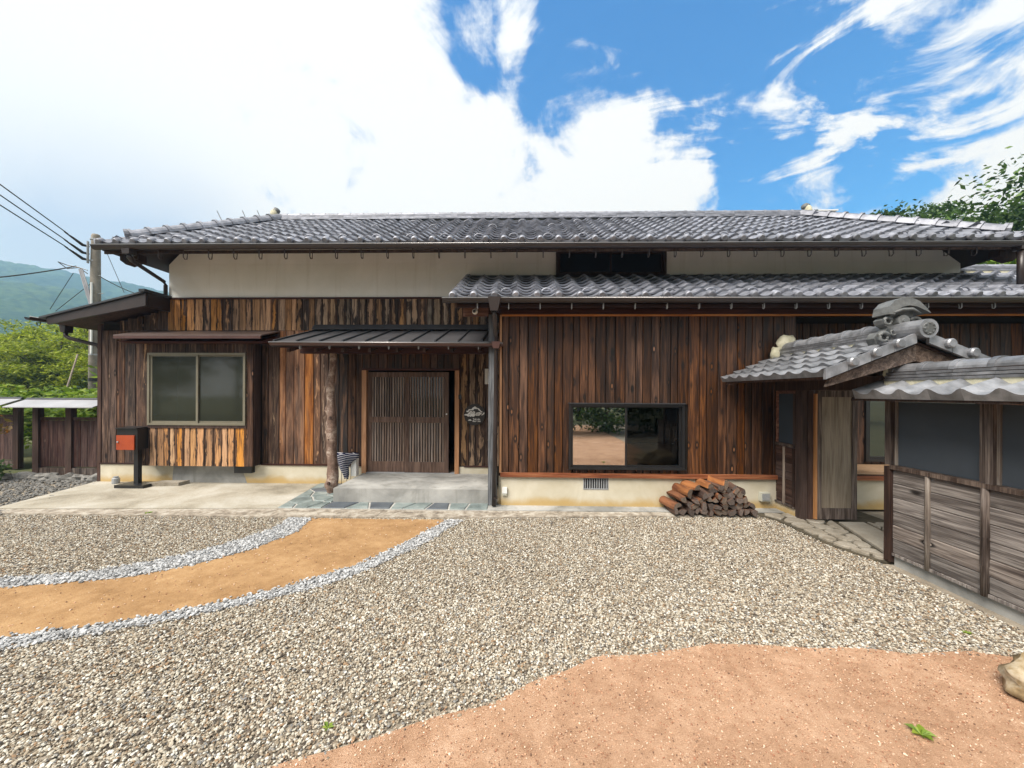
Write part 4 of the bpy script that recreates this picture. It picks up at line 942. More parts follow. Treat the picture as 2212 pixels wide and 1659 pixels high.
# emblem points in disc radii
flat('castle_mark', [(-.78, .30), (-.72, .38), (-.62, .36), (-.55, .50), (-.28, .52), (-.22, .62), (-.02, .76), (.10, .76), (.20, .66), (.42, .58), (.48, .50), (.62, .34), (.74, .30), (.72, .22), (.60, .24), (.42, .40), (.34, .46), (.32, .54), (-.06, .54), (-.10, .42), (-.50, .40), (-.56, .26), (-.70, .22)])
flat('cloud_mark', [(-1.02, -.04), (-.84, .06), (-.66, .06), (-.56, .18), (-.44, .32), (-.28, .34), (-.20, .26), (-.08, .34), (.04, .28), (.06, .16), (.02, .06), (.06, -.04), (-.02, -.16), (-.14, -.20), (-.26, -.14), (-.38, -.20), (-.48, -.14), (-.60, -.18), (-.74, -.08)])
flat('cloud_mark', [(.09, .06), (.18, .20), (.34, .22), (.44, .26), (.58, .20), (.74, .14), (.60, .08), (.54, .0), (.44, -.08), (.34, -.10), (.24, -.06), (.14, -.10), (.08, -.04)])
flat('cloud_mark', [(.60, -.02), (.76, .08), (.86, .22), (.94, .20), (.92, .10), (.82, .0), (.70, -.06)])
flat('small_emblem', [(-.62, -.56), (-.26, -.56), (-.32, -.49), (-.36, -.42), (-.44, -.47), (-.50, -.42), (-.56, -.49)])
for (cx, cz, r) in ((-.34, .14, .09), (-.12, .14, .10), (-.48, -.02, .08), (.22, .04, .07), (.36, .05, .07)):
    pts = [(-.82 + (cx + math.cos(a) * r * (1 - i * .06)) * .186, 6.6625, 1.232 + (cz + math.sin(a) * r * (1 - i * .06)) * .186) for i, a in enumerate(np.linspace(-.6, 4.4, 10))]
    MB().tube(pts, .0022, 4).build('scroll_line', M['black'], SG)
def text(body, x, z, size):
    cu = bpy.data.curves.new('lettering', 'FONT'); cu.body = body; cu.size = size; cu.extrude = .0012; cu.offset = .0012; cu.materials.append(M['white']); cu.space_character = 1.08
    o = bpy.data.objects.new('lettering', cu); COL.objects.link(o); o.parent = SG; o.location = Vector((x, 6.6655, z)) - wpos(SG); o.rotation_euler = (R(90), 0, 0)
    me = bpy.data.meshes.new_from_object(o.evaluated_get(bpy.context.evaluated_depsgraph_get())); bpy.data.objects.remove(o)
    o = bpy.data.objects.new('lettering', me); COL.objects.link(o); o.parent = SG; o.location = Vector((x, 6.6655, z)) - wpos(SG); o.rotation_euler = (R(90), 0, 0)
text('Takeda', -.82 - .16 * .186, 1.232 - .49 * .186, .040); text('Base Inn', -.82 - .18 * .186, 1.232 - .66 * .186, .038)

CM = thing('security_camera', 'small white dome security camera under the lower eave', 'camera', (-.664, 5.42, 2.764))
MB().blob((-.664, 5.415, 2.764), (.042, .042, .042), 1, 0, 16, 10).build('housing', M['white'], CM, smooth=True)
MB().tube([(-.67, 5.38, 2.758), (-.672, 5.368, 2.756)], .022, 12).build('lens', M['black'], CM)
MB().tube([(-.664, 5.40, 2.80), (-.62, 5.41, 2.84), (-.60, 5.44, 2.88)], .004, 6).build('cable', M['white'], CM)
MT = thing('meter_box', 'flat white box fixed beside the charred pillar above the sign', 'box', (-.53, 6.68, 1.79))
MB().box(-.64, -.50, 6.63, 6.69, 1.765, 2.03).build('case', M['white'], MT)
def outlet(x, z):
    o = thing('outdoor_outlet', 'small white weatherproof outlet on the cream plinth beside the downpipe', 'outlet', (x, 5.5, z))
    MB().box(x - .035, x + .035, 5.475, 5.514, z + .03, z + .115).build('cover', M['white'], o); MB().box(x - .03, x + .03, 5.482, 5.514, z, z + .028).build('socket', M['cream'], o); return o
outlet(-.24, .15)
jb = thing('junction_box', 'square pale box on the cream plinth right of the firewood stack', 'box', (3.41, 5.5, .12))
MB().box(3.345, 3.475, 5.45, 5.514, .115, .235).build('case', M['cream'], jb); MB().box(3.36, 3.46, 5.442, 5.449, .13, .222).build('lid', M['grey'], jb)
tl = thing('wall_panel', 'flat grey slate tile leaning on the kerb', 'tile', (0, 0, 0)) if 0 else None

# umbrella stand and the striped cloth on it
us = thing('umbrella_stand', 'narrow white stand with wire sides behind the log post', 'stand', (-2.90, 6.5, .0))
MB().box(-2.88, -2.79, 6.42, 6.52, .2, .52).build('panel', M['white'], us)
for x in (-3.06, -2.97, -2.90): MB().tube([(x, 6.46, .01), (x, 6.46, .5)], .004, 6).build('wire', M['black'], us)
cl = MB(); rings = [(.585, .165, .075), (.56, .175, .085), (.51, .165, .08), (.45, .12, .06), (.40, .085, .05), (.34, .075, .045), (.28, .06, .04), (.22, .045, .035), (.16, .03, .02)]
v = []; ns = 18
for i, (z, rx, ry) in enumerate(rings):
    for q in range(ns):
        a = 2 * math.pi * q / ns; w = 1 + .14 * math.sin(a * 5 + i * .9)
        v.append((-2.965 + (.02 if i < 3 else 0) + rx * w * math.cos(a) + .02 * math.sin(i), 6.40 + ry * w * math.sin(a), z + .012 * math.sin(a * 3)))
cl.add(v, [(i * ns + q, (i + 1) * ns + q, (i + 1) * ns + (q + 1) % ns, i * ns + (q + 1) % ns) for i in range(len(rings) - 1) for q in range(ns)] + [tuple(range(ns))])
cl.build('striped_cloth', M['stripe'], smooth=True, label='navy cloth with white stripes tied over the white stand by the log post', cat='cloth')

# mailbox
mb = thing('mailbox', 'black mailbox with a rust orange front on a black post', 'mailbox', (-6.53, 6.4, 0))
MB().box(-6.815, -6.46, 6.30, 6.50, .635, .985).build('case', M['black'], mb)
MB().prism([(-6.825, 6.27, .985), (-6.45, 6.27, .985), (-6.45, 6.51, 1.0), (-6.825, 6.51, 1.0)], (0, 0, .012)).build('lid', M['black'], mb)
fd = MB().box(-6.805, -6.50, 6.280, 6.299, .632, .875).build('front_door', M['redbrown'], mb)
MB().tube([(-6.775, 6.279, .765), (-6.775, 6.268, .765)], .014, 10).build('lock', M['grey'], fd)
MB().box(-6.585, -6.51, 6.36, 6.43, .05, .635).build('post', M['black'], mb)
MB().box(-6.775, -6.28, 6.22, 6.52, .0, .05).build('base', M['black'], mb)
jar = thing('glass_jar', 'small lidded glass jar on the concrete near the mailbox', 'jar', (-7.1, 6.55, 0))
MB().tube([(-7.1, 6.55, .003), (-7.1, 6.55, .09), (-7.1, 6.55, .105)], [.055, .055, .035], 14).build('body', M['grey'], jar, smooth=False)
MB().tube([(-7.1, 6.55, .106), (-7.1, 6.55, .125)], .038, 12).build('lid', M['grey'], jar)
MB().prism([(-6.36, 6.36, .002), (-5.86, 6.42, .002), (-5.84, 6.62, .002), (-6.30, 6.58, .002)], (0, 0, .055)).build('stone_block', M['flag'], label='flat brown stone block lying under the bay window', cat='block')
# dish and antenna on the roof
ds = thing('satellite_dish', 'flat white satellite panel on a short mast behind the ridge', 'antenna', (6.37, 8.3, 5.0))
MB().prism([(6.16, 8.15, 5.43), (6.56, 8.15, 5.43), (6.60, 8.55, 5.50), (6.14, 8.55, 5.50)], (0, 0, .025)).build('panel', M['white'], ds)
MB().tube([(6.37, 8.35, 4.9), (6.37, 8.35, 5.45)], .022, 8).build('mast', M['grey'], ds)
an = thing('tv_antenna', 'thin television antenna behind the left hip of the roof', 'antenna', (-6.4, 8.9, 4.2))
MB().tube([(-6.3, 8.9, 4.2), (-6.3, 8.9, 5.68)], .015, 6).build('mast', M['grey'], an); MB().tube([(-7.1, 8.9, 5.60), (-5.8, 8.9, 5.70)], .022, 6).build('boom', M['grey'], an)
for x in (-7.05, -6.45, -6.1): MB().tube([(x, 8.9, 5.55), (x - .05, 8.75, 5.82)], .008, 5).build('element', M['grey'], an)

# ------------------------------------------------------------------ firewood
FG = 'split firewood stacked against the plinth'
fw_mats = {}
def firewood_mat(name, bark, wood_, end):
    m, t, b = new_mat(name, .8, spec=.2)
    v, src = objcoord(t, (14, 2.2, 14)); v2, _ = objcoord(t, (60, 60, 60))
    n = NOISE(t, v, 1, 5, .6, .5); n2 = NOISE(t, v2, 1, 3)
    g = N(t, 'ShaderNodeTexCoord'); sx = N(t, 'ShaderNodeSeparateXYZ'); L(t, g.outputs['Normal'], sx.inputs[0])
    ise = MATH(t, 'GREATER_THAN', MATH(t, 'ABSOLUTE', sx.outputs[1]), .8)
    side = RAMP(t, n, [(.35, bark), (.62, wood_)]); en = RAMP(t, n2, [(.35, tuple(x * .6 for x in end)), (.65, end)])
    hs = N(t, 'ShaderNodeHueSaturation'); L(t, MIX(t, ise, side, en), hs.inputs['Color']); L(t, MATH(t, 'ADD', .65, MATH(t, 'MULTIPLY', objrand(t), .8)), hs.inputs['Value'])
    L(t, hs.outputs[0], b.inputs['Base Color']); BUMP(t, b, n, .5, .006); return m
FW_grey = firewood_mat('weathered_firewood', (.035, .022, .018), (.10, .06, .043), (.115, .09, .078))
FW_brown = firewood_mat('brown_firewood', (.06, .025, .015), (.19, .08, .038), (.15, .115, .09))
FW_orange = firewood_mat('fresh_firewood', (.12, .042, .02), (.32, .13, .046), (.15, .115, .09))
def split_log(x, z, r, mat, label, ln=.36, y=5.16, yaw=0.0, kind=None, tilt=0.0, grp=FG):
    kind = kind or random.choice(['wedge', 'half', 'quarter', 'slab', 'wedge'])
    a0 = random.uniform(0, 6.28)
    if kind == 'half': pts = [(math.cos(a), math.sin(a)) for a in np.linspace(0, math.pi, 7)]; pts = [(p[0], p[1] - .4) for p in pts]
    elif kind == 'quarter': pts = [(-.6, -.6)] + [(-.6 + 1.35 * math.cos(a), -.6 + 1.35 * math.sin(a)) for a in np.linspace(0, math.pi / 2, 5)]
    elif kind == 'slab': pts = [(-1, -.4), (.9, -.55), (1.05, .25), (.2, .55), (-.8, .4)]
    elif kind == 'round': pts = [(math.cos(a), math.sin(a)) for a in np.linspace(0, 2 * math.pi, 12)[:-1]]; a0 = 0
    else: pts = [(-.9, -.55), (.8, -.7), (1.0, .1), (.1, .95), (-.7, .5)]
    if kind == 'round': a0 = 0
    pts = [((p[0] * math.cos(a0) - p[1] * math.sin(a0)) * r * random.uniform(.92, 1.08), (p[0] * math.sin(a0) + p[1] * math.cos(a0)) * r * random.uniform(.92, 1.08)) for p in pts]
    zmin = min(p[1] for p in pts) if tilt == 0 else -r
    n = len(pts); v = []; f = []
    for j, yy in enumerate((0, .01, ln * .5, ln - .01, ln)):
        s = (.93, 1, 1.03, 1, .93)[j]; dx, dz = random.uniform(-.006, .006), random.uniform(-.004, .004)
        v += [(p[0] * s + dx, yy, p[1] * s + dz) for p in pts]
    for j in range(4): f += [(j * n + i, (j + 1) * n + i, (j + 1) * n + (i + 1) % n, j * n + (i + 1) % n) for i in range(n)]
    f += [tuple(range(n)), tuple(range(4 * n, 5 * n))[::-1]]
    me = mesh_from(v, f, mat); me.flip_normals() if False else None
    o = place('firewood_log', me, None, (x, y + random.uniform(-.02, .03), z), (tilt, 0, yaw)); tag(o, label, 'firewood', grp); return o
ORD = ['first', 'second', 'third', 'fourth', 'fifth', 'sixth', 'seventh', 'eighth', 'ninth', 'tenth', 'eleventh', 'twelfth', 'thirteenth']
rows_f = [(12, 2.05, .052), (11, 2.14, .124), (9, 2.22, .196), (7, 2.33, .266), (5, 2.46, .330)]
for ri, (n, x0, z) in enumerate(rows_f):
    k_ = 0
    for i in range(n):
        if ri >= 1 and i == 0: continue
        x = x0 + i * .093 + random.uniform(-.012, .012)
        split_log(x, z + random.uniform(-.012, .012), .057 * random.uniform(.82, 1.2), FW_grey if random.random() < .72 else FW_brown,
                  ORD[k_] + ' dark split log end from the left in the ' + ('bottom', 'second', 'third', 'fourth', 'fifth')[ri] + ' layer of the stack', y=5.14, yaw=random.uniform(-.10, .10), tilt=random.uniform(-.03, .03)); k_ += 1
split_log(2.07, .125, .068, FW_brown, 'brown hollow-faced log leaning at the left end of the firewood stack', y=5.13, yaw=.22, kind='half')
split_log(2.15, .205, .064, FW_brown, 'brown split log second up at the left end of the firewood stack', y=5.15, yaw=.15, kind='quarter')
split_log(2.24, .285, .072, FW_orange, 'thick reddish half round log high at the left side of the stack', y=5.15, yaw=.2, kind='half')
split_log(2.37, .352, .062, FW_orange, 'reddish brown log near the top left of the firewood stack', y=5.20, yaw=.25, kind='quarter')
split_log(2.53, .376, .048, FW_orange, 'short orange split log in the middle of the top layer', y=5.22, yaw=.1, kind='wedge')
split_log(2.64, .372, .046, FW_grey, 'grey wedge log under the bright slab at the stack top', y=5.14, yaw=.0, kind='wedge')
split_log(2.70, .412, .068, FW_orange, 'bright orange split slab topmost on the firewood stack', y=5.16, yaw=.16, kind='slab')
split_log(2.82, .365, .042, FW_grey, 'pointed grey splinter log right of the bright slab', y=5.14, yaw=-.1, kind='slab')
split_log(2.94, .318, .048, FW_grey, 'grey split log at the upper right shoulder of the stack', y=5.14, yaw=-.05, kind='quarter')
# ------------------------------------------------------------------ GATE
GT = thing('roofed_gate', 'small wooden gate with a tiled gable roof and open door leaf', 'gate', (3.6, 4.4, 0))
def post(name, x0, x1, y0, y1, z0, z1, mat, parent): return MB().box(x0, x1, y0, y1, z0, z1).build(name, mat, parent)
post('post', 3.585, 3.662, 5.02, 5.125, 0, 1.86, M['wood_dark'], GT)
post('post', 3.666, 3.72, 5.00, 5.10, 0, 1.70, M['wood_dark'], GT)
MB().box(3.52, 3.66, 3.66, 5.35, 1.66, 1.80).build('lintel', M['wood_dark'], GT)
lf = MB(); LX_, RX_, yl = 3.745, 4.245, 4.97
lf.box(LX_, LX_ + .06, yl, yl + .04, .03, 1.66).box(RX_ - .06, RX_, yl, yl + .04, .03, 1.66).box(LX_ + .06, RX_ - .06, yl, yl + .04, 1.58, 1.66).box(LX_ + .06, RX_ - .06, yl, yl + .04, .03, .17)
leaf = lf.build('door_leaf', M['wood_post'], GT)
MB().box(LX_ + .06, RX_ - .06, yl + .012, yl + .028, .17, 1.58).build('panel', M['wood_panel'], leaf)
MB().box(3.722, 3.744, 4.96, 5.03, .03, 1.62).build('hinge_stile', M['wood_orange'], leaf)
# gate roof: ridge along y
GX, GY0, GY1, GZ, GHW = 3.66, 3.62, 5.44, 2.13, .83; GS = .41; GA = math.atan(GS)
def gz(x): return GZ - abs(x - GX) * GS
for sg in (-1, 1):
    MB().prism([(GX, GY0 + .06, GZ - .01), (GX + sg * GHW, GY0 + .06, gz(GX + sg * GHW) - .01), (GX + sg * GHW, GY0 + .06, gz(GX + sg * GHW) - .035), (GX, GY0 + .06, GZ - .035)], (0, GY1 - GY0 - .1, 0)).build('sheathing', M['wood_dark'], GT)
    MB().prism([(GX, GY0 + .045, GZ - .05), (GX + sg * GHW * .94, GY0 + .045, gz(GX + sg * GHW * .94) - .045), (GX + sg * GHW * .98, GY0 + .045, gz(GX + sg * GHW * .98) - .11), (GX, GY0 + .045, GZ - .20)], (0, .035, 0)).build('barge_board', M['wood_gable'], GT)
    MB().prism([(GX, GY0 + .40, GZ - .04), (GX + sg * GHW * .7, GY0 + .40, gz(GX + sg * GHW * .7) - .04), (GX, GY0 + .40, GZ - .33)], (0, .03, 0)).build('gable_board', M['wood_dark'], GT)
GTW = .2275; GTP = .185
GT_e = set_sharp(tile_mesh(GTW, GTP + .05, M['tile_old'], True, False, .034, .034, flatlip=True)); GT_p = set_sharp(tile_mesh(GTW, GTP + .05, M['tile_old'], A=.034, lift=.038))
for sg in (-1, 1):
    for r in range(5):
        dd = GHW + .03 - r * GTP * math.cos(GA)
        for c in range(8):
            y = GY0 + (c + .5) * GTW
            m4 = tmat((GX + sg * dd, y, GZ - dd * GS + .012), R(-90) if sg < 0 else R(90), GA)
            put('roof_tile', GT_e if r == 0 else GT_p, m4, GT)
    # verge along the gable: hanging flange with round bosses
    for r in range(4):
        d0 = GHW + .04 - r * .205; d1 = max(d0 - .20, .02)
        MB().prism([(GX + sg * d0, GY0 - .02, GZ - d0 * GS + .075), (GX + sg * d1, GY0 - .02, GZ - d1 * GS + .075), (GX + sg * d1, GY0 - .02, GZ - d1 * GS - .02), (GX + sg * d0, GY0 - .02, GZ - d0 * GS - .02)], (0, .03, 0)).build('verge_tile', M['tile_old'], GT)
        if r > 0:
            xx = GX + sg * (d0 - .03); zz = GZ - (d0 - .03) * GS + .045
            MB().tube([(xx, GY0 - .01, zz), (xx, GY0 - .05, zz), (xx, GY0 - .062, zz)], [.045, .045, .034], 14).build('verge_boss', M['tile_old'], GT)
ridge(GT, (GX, GY1 - .05, GZ + .002), (GX, GY0 + .26, GZ + .002), .24, 3, .085, .26, M['tile_old'], bandr=1.14, seg=10, base=.02)
MB().tube([(GX, GY0 + .30, GZ + .10), (GX, GY0 - .07, GZ + .085)], .085, 18).build('end_tile', M['tile_old'], GT, smooth=False)
rim = MB(); rim.tube([(GX, GY0 - .068, GZ + .085), (GX, GY0 - .078, GZ + .085)], [.06, .055], 16); rim.build('crest', M['ornament'], GT)
for i in range(8):
    a = i * math.pi / 4; MB().blob((GX + .045 * math.cos(a), GY0 - .08, GZ + .085 + .045 * math.sin(a)), (.009, .006, .009), i, 0, 8, 5).build('crest_bead', M['ornament'], GT)
# demon-tile ornament: scrolled body, horn on top, side curls, central boss
oy = GY0 + .24; oz = GZ + .03
prof_o = [(-.21, -.06), (-.235, .0), (-.20, .06), (-.13, .07), (-.10, .11), (-.15, .14), (-.165, .18), (-.12, .215), (-.10, .27), (-.02, .305), (.06, .305), (.14, .27), (.13, .215), (.165, .18), (.15, .14), (.10, .11), (.13, .07), (.20, .06), (.235, .0), (.21, -.06)]
orn = MB().prism([(GX + x, oy - .03, oz + z) for x, z in prof_o][::-1], (0, .09, 0)).build('ridge_ornament', M['ornament'], GT)
horn = [(-.165, .225), (-.15, .30), (-.10, .355), (-.02, .385), (.06, .38), (.13, .35), (.19, .29), (.235, .235), (.16, .272), (.10, .30), (.04, .308), (-.03, .295), (-.08, .26), (-.10, .222)]
MB().prism([(GX + x, oy - .10, oz + z) for x, z in horn][::-1], (0, .17, 0)).build('horn', M['ornament'], orn)
MB().tube([(GX - .12, oy - .09, oz + .235), (GX - .03, oy - .10, oz + .268), (GX + .06, oy - .10, oz + .272), (GX + .14, oy - .095, oz + .235)], [.010, .016, .016, .008], 8).build('scroll', M['ornament'], orn, smooth=True)
MB().tube([(GX, oy - .03, oz + .165), (GX, oy - .085, oz + .165)], [.062, .054], 18).build('boss', M['ornament'], orn)
MB().tube([(GX, oy - .086, oz + .165), (GX, oy - .10, oz + .165)], [.026, .020], 12).build('boss', M['ornament'], orn)
for sx in (-1, 1):
    for (cx, cz, rr, th) in ((.135, .155, .050, .019), (.175, .0, .062, .024), (.085, .045, .036, .015)):
        pts = [(GX + sx * (cx + math.cos(a) * rr * (1 - i * .058)), oy - .05 - .003 * i, oz + cz + math.sin(a) * rr * (1 - i * .058)) for i, a in enumerate(np.linspace(2.8, -3.6, 14))]
        MB().tube(pts, [th * (1 - .045 * i) for i in range(14)], 7).build('scroll', M['ornament'], orn, smooth=True)
MB().blob((GX, GY1 - .02, GZ + .16), (.13, .06, .16), 4, .35).build('ridge_ornament', M['roofmortar'], GT, smooth=True)
MB().blob((GX - .15, GY1 - .02, GZ + .04), (.07, .06, .10), 6, .35).build('ridge_ornament', M['roofmortar'], GT, smooth=True)

# small fence panel between the house wall and the gate post
SF = thing('side_fence', 'short dark fence panel between the house wall and the gate post', 'fence', (3.6, 5.3, 0))
def hboards(parent, x, y0, y1, z0, z1, n, mat):
    """horizontal boards in a plane x = const, face towards -x"""
    h = (z1 - z0) / n
    for i in range(n):
        t = .02 + random.uniform(0, .008); me = chamfer_board(h - .003, t, y1 - y0, mat)
        o = place('board', me, parent, (x, y0, z0 + (i + .5) * h)); 
        # local z -> +y, local -y (face) -> -x, local x -> z
        o.rotation_euler = Matrix(((0, 1, 0), (0, 0, 1), (1, 0, 0))).to_euler()
hboards(SF, 3.615, 5.13, 5.515, .13, .90, 7, M['wood_dark'])
MB().box(3.57, 3.65, 5.13, 5.515, .905, .945).build('rail', M['wood_post'], SF)
MB().box(3.575, 3.645, 5.135, 5.175, .10, .90).build('post', M['wood_dark'], SF)
MB().box(3.57, 3.65, 5.13, 5.515, .105, .128).build('rail', M['wood_post'], SF)
MB().tube([(3.582, 5.34, .13), (3.582, 5.34, .40), (3.582, 5.34, .66), (3.582, 5.34, .90)], [.016, .017, .016, .017], 8).build('bamboo_batten', M['bamboo'], SF)
MB().box(3.60, 3.62, 5.175, 5.475, .95, 1.62).build('screen', M['screen'], SF)
MB().box(3.585, 3.635, 5.475, 5.513, .946, 1.66).build('stile', M['wood_sill'], SF); MB().box(3.585, 3.635, 5.135, 5.474, 1.622, 1.66).build('rail', M['wood_sill'], SF)
MB().box(3.585, 3.64, 5.135, 5.174, .946, 1.62).build('stile', M['wood_dark'], SF)
MB().box(3.59, 3.70, 5.13, 5.51, .0, .104).build('footing', M['plinth'], SF)

# right-hand roofed fence running towards the camera
RF = thing('roofed_fence', 'weathered board fence with dark screens under a small tiled roof', 'fence', (3.6, 2.9, 0))
FY0, FY1 = .9, 3.86
hboards(RF, 3.60, FY0, 3.79, .095, .895, 6, M['wood_grey'])
MB().box(3.55, 3.66, FY0, 3.80, .898, .935).build('rail', M['wood_post'], RF)
MB().box(3.565, 3.65, FY0, 3.79, .07, .094).build('rail', M['wood_grey'], RF)
MB().box(3.60, 3.70, FY0, 3.80, -.04, .069).build('footing', M['concrete'], RF)
MB().box(3.555, 3.62, 3.80, 3.862, -.0, .92).build('post', M['wood_dark'], RF)
post('post', 3.555, 3.645, 3.79, 3.855, .936, 1.56, M['wood_post'], RF)
for y in (2.995, 2.16, 1.33): post('post', 3.56, 3.645, y, y + .085, .936, 1.56, M['wood_post'], RF)
for y, tk in ((3.47, .020), (3.05, .026), (2.62, .02), (2.2, .026), (1.78, .02), (1.36, .026)):
    MB().tube([(3.572, y, .07), (3.572, y, .30), (3.572, y, .305), (3.572, y, .52), (3.572, y, .525), (3.572, y, .73), (3.572, y, .897)], [tk, tk, tk * 1.12, tk, tk * 1.12, tk, tk], 9).build('bamboo_batten', M['bamboo'] if tk < .025 else M['wood_post'], RF, smooth=True)
for a, b in ((3.08, 3.79), (2.245, 2.995), (1.415, 2.16)):
    MB().box(3.605, 3.615, a + .02, b - .02, .94, 1.545).build('screen', M['screen'], RF)
    MB().box(3.59, 3.625, b - .02, b, .937, 1.55).build('stile', M['bamboo'], RF); MB().box(3.59, 3.625, a, a + .018, .937, 1.55).build('stile', M['wood_post'], RF)
MB().box(3.54, 3.66, FY0, 3.86, 1.555, 1.62).build('beam', M['wood_dark'], RF)
FTW = .232; FX, FZ, FHW, FSl = 3.6, 1.72, .33, .38; FA = math.atan(FSl)
FT = set_sharp(tile_mesh(FTW, .36, M['tile_old'], True, False, .05, .02, seg=10, flatlip=True))
for sg in (-1, 1):
    MB().prism([(FX, FY0, FZ - .02), (FX + sg * FHW, FY0, FZ - FHW * FSl - .02), (FX + sg * FHW, FY0, FZ - FHW * FSl - .04), (FX, FY0, FZ - .06)], (0, 3.0, 0)).build('sheathing', M['wood_dark'], RF)
    for c in range(13):
        y = 3.84 - (c + .5) * FTW
        put('roof_tile', FT, tmat((FX + sg * (FHW + .02), y, FZ - (FHW + .02) * FSl + .012), R(-90) if sg < 0 else R(90), FA), RF)
ridge(RF, (FX, FY0, FZ + .004), (FX, 3.79, FZ + .004), .24, 3, .075, .255, M['tile_old'], bandr=1.13, seg=10, base=.02)
MB().blob((FX - .02, 3.80, FZ + .10), (.09, .03, .07), 2, .3).build('ridge_mortar', M['roofmortar'], RF, smooth=True)

# ------------------------------------------------------------------ left garden fence
def garden_fence(x0, x1, y, label, posts, yaw=0, zoff=0):
    G = thing('garden_fence', label, 'fence', ((x0 + x1) / 2, y, 0))
    xs = sorted(posts)
    for a, b in zip(xs[:-1], xs[1:]):
        boards_z('board', G, a + .06, b - .06, .13, 1.04, y + .02, .16, M['wood_fence'], lambda c: {'wear': random.uniform(.1, .36), 'tone': random.uniform(.2, .9), 'orange': 0.0, 'black': 0.0}, .25)
        MB().box(a + .06, b - .06, y - .01, y + .05, 1.045, 1.10).build('rail', M['wood_dark'], G); MB().box(a + .06, b - .06, y - .03, y + .06, -.02, .11).build('ground_beam', M['wood_post'], G)
    for p in xs: MB().box(p - .058, p + .058, y - .04, y + .06, -.06, 1.33).build('post', M['wood_dark'], G)
    MB().prism([(x0, y - .36, 1.315), (x0, y, 1.45), (x0, y, 1.435), (x0, y - .36, 1.30)], (x1 - x0, 0, 0)).build('roof_sheet', M['metal_pale'], G)
    MB().prism([(x0, y + .01, 1.45), (x0, y + .36, 1.315), (x0, y + .36, 1.30), (x0, y + .01, 1.435)], (x1 - x0, 0, 0)).build('roof_sheet', M['metal_pale'], G)
    MB().tube([(x0, y + .005, 1.455), (x1, y + .005, 1.455)], .025, 8).build('ridge_cap', M['metal_dark'], G)
    return G
garden_fence(-9.72, -7.98, 7.3, 'dark brown board fence with a thin pale metal roof beside the house corner', (-9.494, -8.83, -8.2))
garden_fence(-12.6, -10.75, 8.0, 'farther dark board fence with a pale metal roof at the left edge', (-12.5, -11.7, -10.85))
for i in range(11):
    x = -9.6 + i * .18 + random.uniform(-.05, .05)
    r = random.uniform(.06, .13)
    o = MB().blob((x, 6.98 + random.uniform(-.08, .05) - .012 * i, r * .35 - .04), (r * 1.3, r, r * .75), i, .5, 10, 6).build('rubble_stone', M['rubble'], label=ORD[i] + ' rough grey rubble stone from the left below the dark garden fence', cat='stone', group='rubble stones along the garden fence')

# boulder at the right edge
MB().blob((3.14, 2.02, .09), (.50, .30, .195), 11, .30, 44, 26, 1.9).build('boulder', M['rock'], smooth=True, label='long tan boulder at the right edge of the sand', cat='boulder')

# ------------------------------------------------------------------ utility pole and wires
PX, PY = -14.86, 13.0
UP = thing('utility_pole', 'tall concrete utility pole with insulators beside the house', 'pole', (PX, PY, -.1))
MB().tube([(PX, PY, -.1), (PX + .0, PY, 3.9), (PX + .02, PY, 7.0), (PX + .02, PY, 7.06)], [.175, .155, .12, .10], 14).build('shaft', M['polestone'], UP, smooth=True)
MB().tube([(PX + .06, PY - .17, 2.9), (PX + .06, PY - .165, 5.35)], .03, 8).build('conduit', M['white'], UP)
for z in (2.85, 5.3, 6.85, 6.1): MB().tube([(PX, PY, z), (PX, PY, z + .05)], .165 if z < 4 else .135, 14).build('band', M['grey'], UP)
MB().tube([(PX, PY, 1.95), (PX, PY, 2.06)], .172, 14).build('marker_band', M['black'], UP)
MB().box(PX - .06, PX - .03, PY - .22, PY - .16, 6.0, 6.75).build('bracket', M['grey'], UP)
for z in (6.605, 6.347, 6.137): MB().tube([(PX - .1, PY - .1, z), (PX - .16, PY - .25, z), (PX - .14, PY - .55, z + .12), (PX - .14, PY - .8, z + .22)], [.03, .05, .035, .012], 8).build('insulator', M['metal_brown'], UP, smooth=True)
for z, dx in ((6.9, .3), (5.0, .35), (4.95, -.3), (5.62, .25)): MB().tube([(PX, PY, z), (PX + dx, PY - .05, z)], .012, 6).build('step_bolt', M['grey'], UP)
for k in range(3): MB().tube([(-15.2 + k * .05, 12.8, 5.80), (-15.02 + k * .06, 12.8, 5.2), (-14.86 + k * .03, 12.83, 4.60)], .022, 6).build('cable', M['metal_pale'], UP)
for dz in (0, .12): MB().tube([(PX - .1, PY - .15, 5.65 + dz), (-15.2, 12.8, 5.85), (-15.5, 12.7, 5.78 + dz), (-15.7, 12.6, 5.98)], .015, 6).build('cable', M['black'], UP)
def wire(a, b, sag, r, label, grp=None):
    a, b = Vector(a), Vector(b); pts = [a.lerp(b, s) - Vector((0, 0, sag * 4 * s * (1 - s))) for s in np.linspace(0, 1, 12)]
    return MB().tube(pts, r, 6).build('overhead_wire', M['black'], label=label, cat='wire', group=grp)
for z, yb, n in ((6.6, 7.78, 'topmost'), (6.34, 7.46, 'middle'), (6.13, 7.14, 'lowest')):
    wire((-14.99, 12.3, z + .2), (-14.86, 9.0, yb + (yb - z) * .33), .0, .016, n + ' of the three thick power wires left of the utility pole')
wire((-15.3, 12.8, 5.9), (-16.9, 10.3, 4.62), .1, .02, 'low drooping cable left of the utility pole in front of the mountain')
wire((-14.72, 13, 5.62), (-16.744, 17, 5.85), .12, .014, 'cable running from the utility pole behind the house gable')
wire((-13.38, 12, 6.15), (-12.76, 12, 4.77), .0, .008, 'thin steep wire between the utility pole and the house')
wire((-16.85, 14, 6.04), (-17.75, 14, 4.68), .0, .010, 'thin stay wire left of the pole against the mountain')
